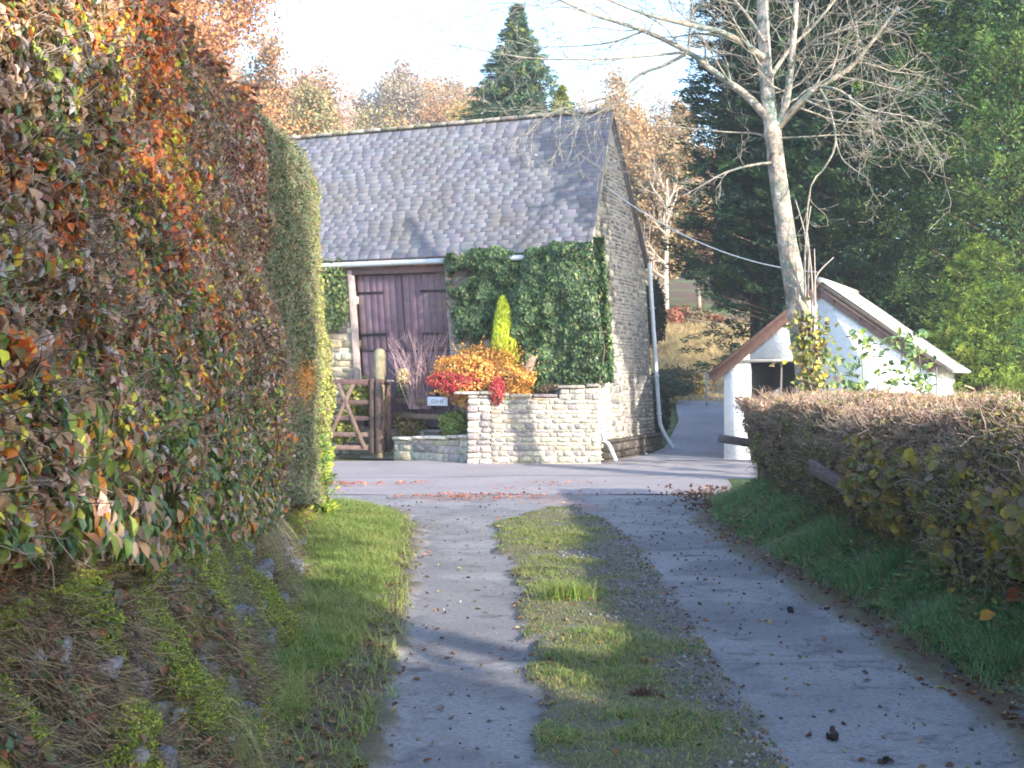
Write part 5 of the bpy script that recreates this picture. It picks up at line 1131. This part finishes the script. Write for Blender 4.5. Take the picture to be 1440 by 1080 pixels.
s = rng.uniform(.026, .062, n); leaves(g, P, np.tile([-.6, -.5, .4], (n, 1)) + rnd(n, .7), rnd(n), s, s * .6, c)
X, Y, z = rtop(42000, 3, 16.7); n = len(X); c = pick(RL1 + [srgb(214, 184, 150), srgb(216, 180, 164)], n, v=.2); mk = rng.uniform(0, 1, n) < .12 + .5 * sm(fbm(np.stack([X, Y], -1), .5, 215), .5, .65); c[mk] = pick([srgb(140, 150, 80), srgb(120, 140, 84), srgb(196, 170, 80)], int(mk.sum()))  # paler leaf mix paints the sunlit top of the hedge
s = rng.uniform(.024, .055, n); leaves(g, np.stack([X, Y, z], -1), np.tile([0, -.3, .8], (n, 1)) + rnd(n, .6), rnd(n), s, s * .6, c)
n = 2600; Y = rng.uniform(5.5, 10.5, n); z = rng.uniform(.45, 1.15, n); P = np.stack([rh_x(Y, z) - .02 + rng.exponential(.05, n), Y, z], -1); k = fbm(P, .4, 213) > .47; P = P[k]; n = len(P)      # broad yellowing leaves
s = rng.uniform(.06, .1, n); leaves(g, P, np.tile([-.7, -.6, .3], (n, 1)) + rnd(n, .4), np.tile([0, 0, -.6], (n, 1)) + rnd(n, .5), s, s * .85, pick([srgb(150, 142, 66), srgb(170, 140, 70), srgb(136, 120, 90), srgb(120, 128, 60), srgb(190, 166, 60)], n, v=.2), fold=.1)
g.build('leaves', M_leaf, rh)
g = Geo(); X, Y, z = rpts(24000, 3, 16.5, .1); P = np.stack([X, Y, z], -1); n = len(P); d = nrm(np.tile([-.3, -.2, .5], (n, 1)) + rnd(n, .7)); m1 = P + d * rng.uniform(.05, .13, (n, 1)); e = m1 + nrm(d + rnd(n, .6)) * rng.uniform(.03, .1, (n, 1))
m1[:, 2] = np.minimum(m1[:, 2], 1.46); e[:, 2] = np.minimum(e[:, 2], 1.5)
cc = pick([srgb(140, 112, 96), srgb(170, 146, 124), srgb(112, 92, 80), srgb(190, 172, 150)], n); sticks(g, P, m1, .003, .002, cc); sticks(g, m1, e, .002, .0012, cc)
X, Y, z = rtop(26000, 3, 16.7); P = np.stack([X, Y, z - .06], -1); n = len(P); e = P + nrm(np.tile([0, -.1, .8], (n, 1)) + rnd(n, .5)) * rng.uniform(.05, .15, (n, 1)); sticks(g, P, e, .0028, .0015, pick([srgb(160, 126, 106), srgb(186, 156, 126), srgb(140, 112, 96)], n))
n = 260; Y = rng.uniform(4, 16.3, n); b = np.stack([rng.uniform(2.95, 3.3, n), Y, np.full(n, .2)], -1); e = b + np.stack([rng.uniform(-.35, .2, n), rng.normal(0, .3, n), rng.uniform(.6, 1.05, n)], -1); sticks(g, b, e, .018, .008, srgb(126, 110, 98), 5)
# old laid branches, grey and crooked, nearer the camera
for k in range(34):
    Y0 = rng.uniform(5.2, 9.5); b = np.array([rh_x(np.array([Y0]), np.array([.5]))[0] + .1, Y0, rng.uniform(.3, .7)]); L = rng.uniform(.5, 1.0); d = nrm(np.array([-.08, rng.choice([-1, 1]) * rng.uniform(.5, 1), rng.uniform(.3, .9)]))
    p = smoothline([b, b + d * L * .5 + rnd(1, .06)[0], b + d * L + rnd(1, .08)[0]], 8); p[:, 2] = np.minimum(p[:, 2], 1.42); sticks(g, p[:-1], p[1:], np.linspace(.012, .006, 7), np.linspace(.011, .005, 7), pick([srgb(168, 158, 146), srgb(140, 126, 112)], 1)[0], 4)
g.build('twigs', M_twig, rh)
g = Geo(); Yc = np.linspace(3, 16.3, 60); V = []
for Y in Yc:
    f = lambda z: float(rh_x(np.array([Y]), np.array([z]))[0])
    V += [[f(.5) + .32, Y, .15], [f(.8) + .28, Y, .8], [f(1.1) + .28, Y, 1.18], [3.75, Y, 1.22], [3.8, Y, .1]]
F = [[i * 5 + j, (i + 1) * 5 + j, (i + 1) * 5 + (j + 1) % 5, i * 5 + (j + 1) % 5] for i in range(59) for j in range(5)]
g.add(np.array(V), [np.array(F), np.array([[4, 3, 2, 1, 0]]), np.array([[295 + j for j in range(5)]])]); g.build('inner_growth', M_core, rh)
# old fence swallowed by the hedge
of = thing('old_rail_fence', 'old grey post and rail fence half swallowed by the clipped hedge', 'fence', (2.6, 9, .2))
for (x, yb, yt, D, w) in ((1026, 650, 592, 16.6, .1), (1046, 660, 592, 16.9, .1), (1206, 760, 640, 10.6, .1), (1232, 770, 690, 9.9, .11)):
    a, b = W(x, yb, D), W(x, yt, D); g = Geo(); beam(g, a, b, w, w * .8, pick([srgb(150, 140, 122), srgb(128, 118, 108)], 1)[0]); g.build('post', M_wood, of)
for (x0, y0, x1, y1, D0, D1, w) in ((1010, 616, 1060, 624, 16.5, 16.4, .1), (1140, 655, 1218, 702, 11.6, 10.2, .12)):
    g = Geo(); beam(g, W(x0, y0, D0), W(x1, y1, D1), .035, w, srgb(122, 108, 104)); g.build('rail', M_wood, of)

# ------------------------------------------------------------------ grass, gravel, fallen leaves
GRN = [srgb(120, 148, 66), srgb(100, 134, 62), srgb(144, 164, 78), srgb(168, 164, 100)]
def scat(n, x0, x1, y0, y1, bias=1.5): return rng.uniform(x0, x1, n), y0 + (y1 - y0) * rng.uniform(0, 1, n) ** bias
g = Geo()
X, Y = scat(240000, -2.4, 1.4, 4.2, 16.4); t_, gr_, vl_, li_, vr_, mid_ = lane_masks(X, Y); f = fbm(np.stack([X, Y], -1), .35, 301)
k = (mid_ & (rng.uniform(0, 1, len(X)) < (1 - gr_ * .93) * (.55 + .45 * sm(f, .38, .6)) * (1 - t_) * .85) ); Xc, Yc = X[k], Y[k]; fc = f[k]; z = lane_z(Xc, Yc); n = len(Xc)
blades(g, np.stack([Xc, Yc, z], -1), rng.uniform(.01, .032, n) * (.7 + 1.3 * sm(fc, .5, .7)), .0042, pick(GRN + [srgb(166, 150, 92)], n, v=.2), lean=1.3)
X, Y = scat(260000, -2.4, -.5, 4.2, 16.2, 1.2); t_, gr_, vl_, li_, vr_, mid_ = lane_masks(X, Y); k = (X > toe(Y) - .15) & (rng.uniform(0, 1, len(X)) < vl_ * (1 - li_ * .9) * .6); X, Y = X[k], Y[k]; n = len(X)
f = fbm(np.stack([X, Y], -1), .28, 307); hue = pick(GRN + [srgb(158, 172, 92)], n, v=.15); yv = sm(fbm(np.stack([X, Y], -1), .5, 309), .45, .7)[:, None]
blades(g, np.stack([X, Y, lane_z(X, Y)], -1), rng.uniform(.03, .1, n) * (.5 + 1.1 * f), .004, hue * (1 - .5 * yv) + srgb(186, 180, 112) * .5 * yv, lean=1.25)
# loose grass in the gravel and track edges
X, Y = scat(16000, -.6, 2.2, 4.2, 16.4); t_, gr_, vl_, li_, vr_, mid_ = lane_masks(X, Y); k = (gr_ > .3) & (fbm(np.stack([X, Y], -1), .25, 303) > .5); X, Y = X[k], Y[k]; n = len(X)
blades(g, np.stack([X, Y, lane_z(X, Y)], -1), rng.uniform(.015, .05, n), .004, pick(GRN + [srgb(160, 130, 90)], n), lean=.7)
# right-hand bank
X, Y = scat(230000, 1.9, 3.2, 4.0, 17.0, 1.3); t_, gr_, vl_, li_, vr_, mid_ = lane_masks(X, Y); k = rng.uniform(0, 1, len(X)) < sm(X - RR(Y), .1, .32) * np.interp(X, [2.7, 3.1], [.5, .1]); X, Y = X[k], Y[k]; n = len(X)
f = fbm(np.stack([X, Y], -1), .32, 305, 2); blades(g, np.stack([X, Y, lane_z(X, Y)], -1), rng.uniform(.03, .1, n) * (.3 + 2.2 * sm(f, .3, .75)), .0045, pick([srgb(128, 170, 104), srgb(110, 156, 100), srgb(152, 180, 108), srgb(102, 148, 102), srgb(176, 168, 122)], n, v=.25), lean=1.1)
n = 1500; Y = 4.5 + rng.uniform(0, 1, n) ** 1.4 * 11; X = RR(Y) + rng.uniform(.15, .8, n); k = fbm(np.stack([X, Y], -1), .4, 311) > .5; X, Y = X[k], Y[k]; n = len(X)      # broad-leaved weeds and dead stalks
for r_ in range(5):
    a = rng.uniform(0, 6.28, n); P = np.stack([X + np.cos(a) * .03, Y + np.sin(a) * .03, lane_z(X, Y) + rng.uniform(.02, .09, n)], -1); leaves(g, P, np.tile([0, -.3, 1.], (n, 1)) + rnd(n, .35), np.stack([np.cos(a), np.sin(a), .4 + 0 * a], -1), rng.uniform(.03, .075, n), rng.uniform(.015, .03, n), pick([srgb(104, 140, 84), srgb(140, 150, 84), srgb(150, 120, 84), srgb(84, 124, 90)], n, v=.25))
n = 900; Y = 4.5 + rng.uniform(0, 1, n) ** 1.3 * 11; X = RR(Y) + rng.uniform(.2, .8, n); P = np.stack([X, Y, lane_z(X, Y)], -1); sticks(g, P, P + rnd(n, .05) * np.array([1.5, 1.5, .6]) + np.array([0, 0, .17]), .0018, .001, pick([srgb(176, 160, 124), srgb(140, 120, 92)], n))
tag(g.build('grass', M_grass), 'short autumn grass on the lane middle and both verges', 'grass', kind='stuff')
for (x, y, n, L, lab, pal) in ((800, 850, 520, .2, 'upright green grass tuft in the middle of the lane', GRN), (905, 985, 160, .06, 'small dead brown tuft at the gravel edge', [srgb(120, 96, 70), srgb(96, 76, 60)]), (910, 940, 130, .05, 'straw coloured tuft on the gravel strip', [srgb(176, 150, 96), srgb(150, 130, 90)])):
    p = W(x, y, 1); D = 1.6 * F_PX / (y - Y_HOR); c = np.array([(x - 720) / F_PX * D, D, 0]); g = Geo(); P = c + rnd(n, .07 if L > .1 else .028) * np.array([1.3, 1, 0]); P[:, 2] = lane_z(P[:, 0], P[:, 1])
    blades(g, P, rng.uniform(.5, 1, n) * L, .004, pick(pal, n, v=.2), lean=.6); tag(g.build('grass_tuft', M_grass), lab, 'grass tuft')

def stones_scatter(X, Y, s, pal, name, label, zf=lane_z):
    g = Geo(); n = len(X); P = np.stack([X, Y, zf(X, Y) + s * .2], -1); ax = nrm(rng.normal(0, 1, (n, 3, 3))); a0 = ax[:, 0]; a1 = nrm(np.cross(a0, ax[:, 1])); a2 = np.cross(a0, a1)
    boxes(g, P, np.stack([s * .5, s * .38, s * .3], -1), np.stack([a0, a1, a2], 1), pick(pal, n, v=.2), ch=.006, jit=.02)
    return tag(g.build(name, M_gravel), label, kind='stuff')
X, Y = scat(15000, -.6, 2.2, 4.3, 16.4, 1.5); t_, gr_, vl_, li_, vr_, mid_ = lane_masks(X, Y); k = (gr_ > .35) | ((t_ > .5) & (rng.uniform(0, 1, len(X)) < .012)) | ((vr_ > .3) & (X < RR(Y) + .25) & (rng.uniform(0, 1, len(X)) < .2)); X, Y = X[k], Y[k]
stones_scatter(X, Y, rng.uniform(.008, .026, len(X)), [srgb(128, 124, 124), srgb(104, 100, 100), srgb(150, 146, 144), srgb(120, 108, 96)], 'gravel', 'loose grey gravel between the wheel tracks')
# fallen leaves and mud crumbs
def flat_leaves(g, X, Y, z, s, pal, curl=.3):
    n = len(X); leaves(g, np.stack([X, Y, z + s * .15], -1), np.tile([0, 0, 1.], (n, 1)) + rnd(n, curl), rnd(n), s, s * .65, pick(pal, n, v=.2), fold=.25)
FL = [srgb(140, 96, 66), srgb(112, 78, 58), srgb(168, 116, 72), srgb(92, 70, 58), srgb(176, 150, 90)]
g = Geo(); X, Y = scat(26000, -2.2, 3.2, 4.2, 18, 1.3); t_, gr_, vl_, li_, vr_, mid_ = lane_masks(X, Y)
ed_ = 4 * t_ * (1 - t_)
pr = .75 * li_ + .45 * ed_ + .7 * ((vr_ > .2) & (X < RR(Y) + .35)) + .045 * t_ + .05 * mid_ + .08 * vl_ + .03 * vr_; k = rng.uniform(0, 1, len(X)) < pr; X, Y = X[k], Y[k]
flat_leaves(g, X, Y, lane_z(X, Y), rng.uniform(.018, .05, len(X)), FL)
n = 2200; X = rng.normal(-1.4, 1.6, n); Y = rng.uniform(16.2, 20, n); f = fbm(np.stack([X, Y], -1) * np.array([.5, 1.6]), .9, 63); k = (f > .5) & (X < 1.6); X, Y = X[k], Y[k]
flat_leaves(g, X, Y, np.full(len(X), .04), rng.uniform(.03, .07, len(X)), [srgb(196, 110, 78), srgb(176, 96, 72), srgb(206, 140, 96)])
n = 1400; X = rng.normal(2.75, .35, n); Y = rng.normal(16.8, .9, n); flat_leaves(g, X, Y, np.full(n, .03) + .05 * rng.uniform(0, 1, n), rng.uniform(.03, .07, n), FL[:2] + [srgb(86, 62, 54)], .6)
tag(g.build('fallen_leaves', M_leaf), 'brown and orange fallen leaves on the lane and road edges', kind='stuff')
for (x, y, D, s, c, lab) in ((1390, 886, None, .1, srgb(232, 160, 60), 'single bright orange fallen leaf on the right verge'), (1432, 892, None, .14, srgb(170, 90, 62), 'large rust-brown fallen leaf near the orange one')):
    D = 7.3; p = W(x, y, D); p[2] = float(lane_z(np.array([p[0]]), np.array([D]))[0]) + .11; g = Geo()
    leaves(g, [p], [[-.3, -.6, .7]], [[1, .2, .2]], s, s * .8, [c]); tag(g.build('fallen_leaf', M_leaf), lab, 'leaf')
X, Y = scat(220, .9, 2.5, 4.3, 16, 1.3); t_, *_r = lane_masks(X, Y); k = t_ > .5; X, Y = X[k], Y[k]
X2, Y2 = scat(110, -.6, .2, 4.3, 18, 1.3); X = np.concatenate([X, X2]); Y = np.concatenate([Y, Y2])
stones_scatter(X, Y, (.005 + rng.exponential(.006, len(X))).clip(0, .02), [srgb(80, 72, 70), srgb(86, 78, 74)], 'mud_crumbs', 'dark crumbs of mud scattered on the wheel tracks')
for (x, y, s, lab) in ((1174, 1040, .05, 'dark clod of earth with a paler top on the right wheel track'), (1112, 862, .04, 'flat dark clod beside the right verge edge'), (1240, 1074, .035, 'small dark clod closest to the camera on the right track')):
    D = 1.6 * F_PX / (y - Y_HOR); p = np.array([(x - 720) / F_PX * D, D]); g = Geo()
    C = np.array([[p[0], p[1], s * .4]]) + rnd(5, s * .25); boxes(g, C, np.full((5, 3), s * .33) * rng.uniform(.6, 1.1, (5, 3)), None, pick([srgb(60, 52, 50), srgb(84, 74, 66)], 5), ch=.01, jit=.05); tag(g.build('earth_clod', M_bank), lab, 'clod')
# rough grass on the far bank and meadow
g = Geo(); n = 60000; X = rng.uniform(2.5, 12, n); Y = rng.uniform(39, 53, n); P = np.stack([X, Y, zt(X, Y) - .05], -1); blades(g, P, rng.uniform(.12, .35, n), .02, pick([srgb(222, 198, 156), srgb(206, 178, 138), srgb(190, 170, 120), srgb(170, 168, 108)], n, v=.15), lean=.6)
n = 30000; X = rng.uniform(3.2, 9, n); Y = rng.uniform(16.5, 27, n); P = np.stack([X, Y, zt(X, Y) - .06], -1); k = X > 6.0; P = P[k]; blades(g, P, rng.uniform(.05, .2, len(P)), .01, pick(GRN, len(P)), lean=.5)
tag(g.build('rough_grass', M_grass), 'dry straw coloured grass on the bank beyond the road', kind='stuff')

# ------------------------------------------------------------------ unseen trees behind and beside the viewpoint, placed to shade foreground and gable
decid('shade_tree', 'unseen full crowned autumn tree standing behind the viewpoint beside the lane', 'tree', (3.3, -3.6, 0), 6.9, 2.0, OR + OL, 30000, .26, 71)
decid('shade_tree', 'unseen lower spreading tree on the far side of the right hedge near the viewpoint', 'tree', (7.0, -3.2, 0), 7.0, 1.9, OL + OR, 20000, .24, 72)
decid('shade_tree', 'unseen tall high-crowned tree to the right of the lane throwing shade on the barn gable', 'tree', (9.6, 19.0, 0), 12.6, 1.9, OL, 26000, .26, 73, c0=.55)
decid('shade_tree', 'unseen tall high-crowned tree behind the viewpoint in the field beyond the right hedge', 'tree', (10.6, -4.9, 0), 13.4, 1.8, OR, 20000, .26, 74, c0=.62)

# ------------------------------------------------------------------ the low autumn sun lights a thin haze
def haze(dens):
    g = Geo(); V = np.array([[x, y, z] for x in (-165, 165) for y in (-45, 330) for z in (-2, 62)], float)
    g.add(V, np.array([[0, 1, 3, 2], [4, 6, 7, 5], [0, 4, 5, 1], [2, 3, 7, 6], [0, 2, 6, 4], [1, 5, 7, 3]]))
    m = bpy.data.materials.new('haze_air'); m.use_nodes = True; nt = m.node_tree; nt.nodes.remove(nt.nodes['Principled BSDF'])
    v = nt.nodes.new('ShaderNodeVolumePrincipled'); v.inputs['Density'].default_value = dens; v.inputs['Color'].default_value = (.93, .96, 1, 1); v.inputs['Anisotropy'].default_value = .1
    nt.links.new(v.outputs[0], nt.nodes['Material Output'].inputs['Volume'])
    tag(g.build('haze', m), 'thin pale sunlit haze over the whole valley', kind='stuff')
haze(.0014)
sc.cycles.volume_bounces = 0
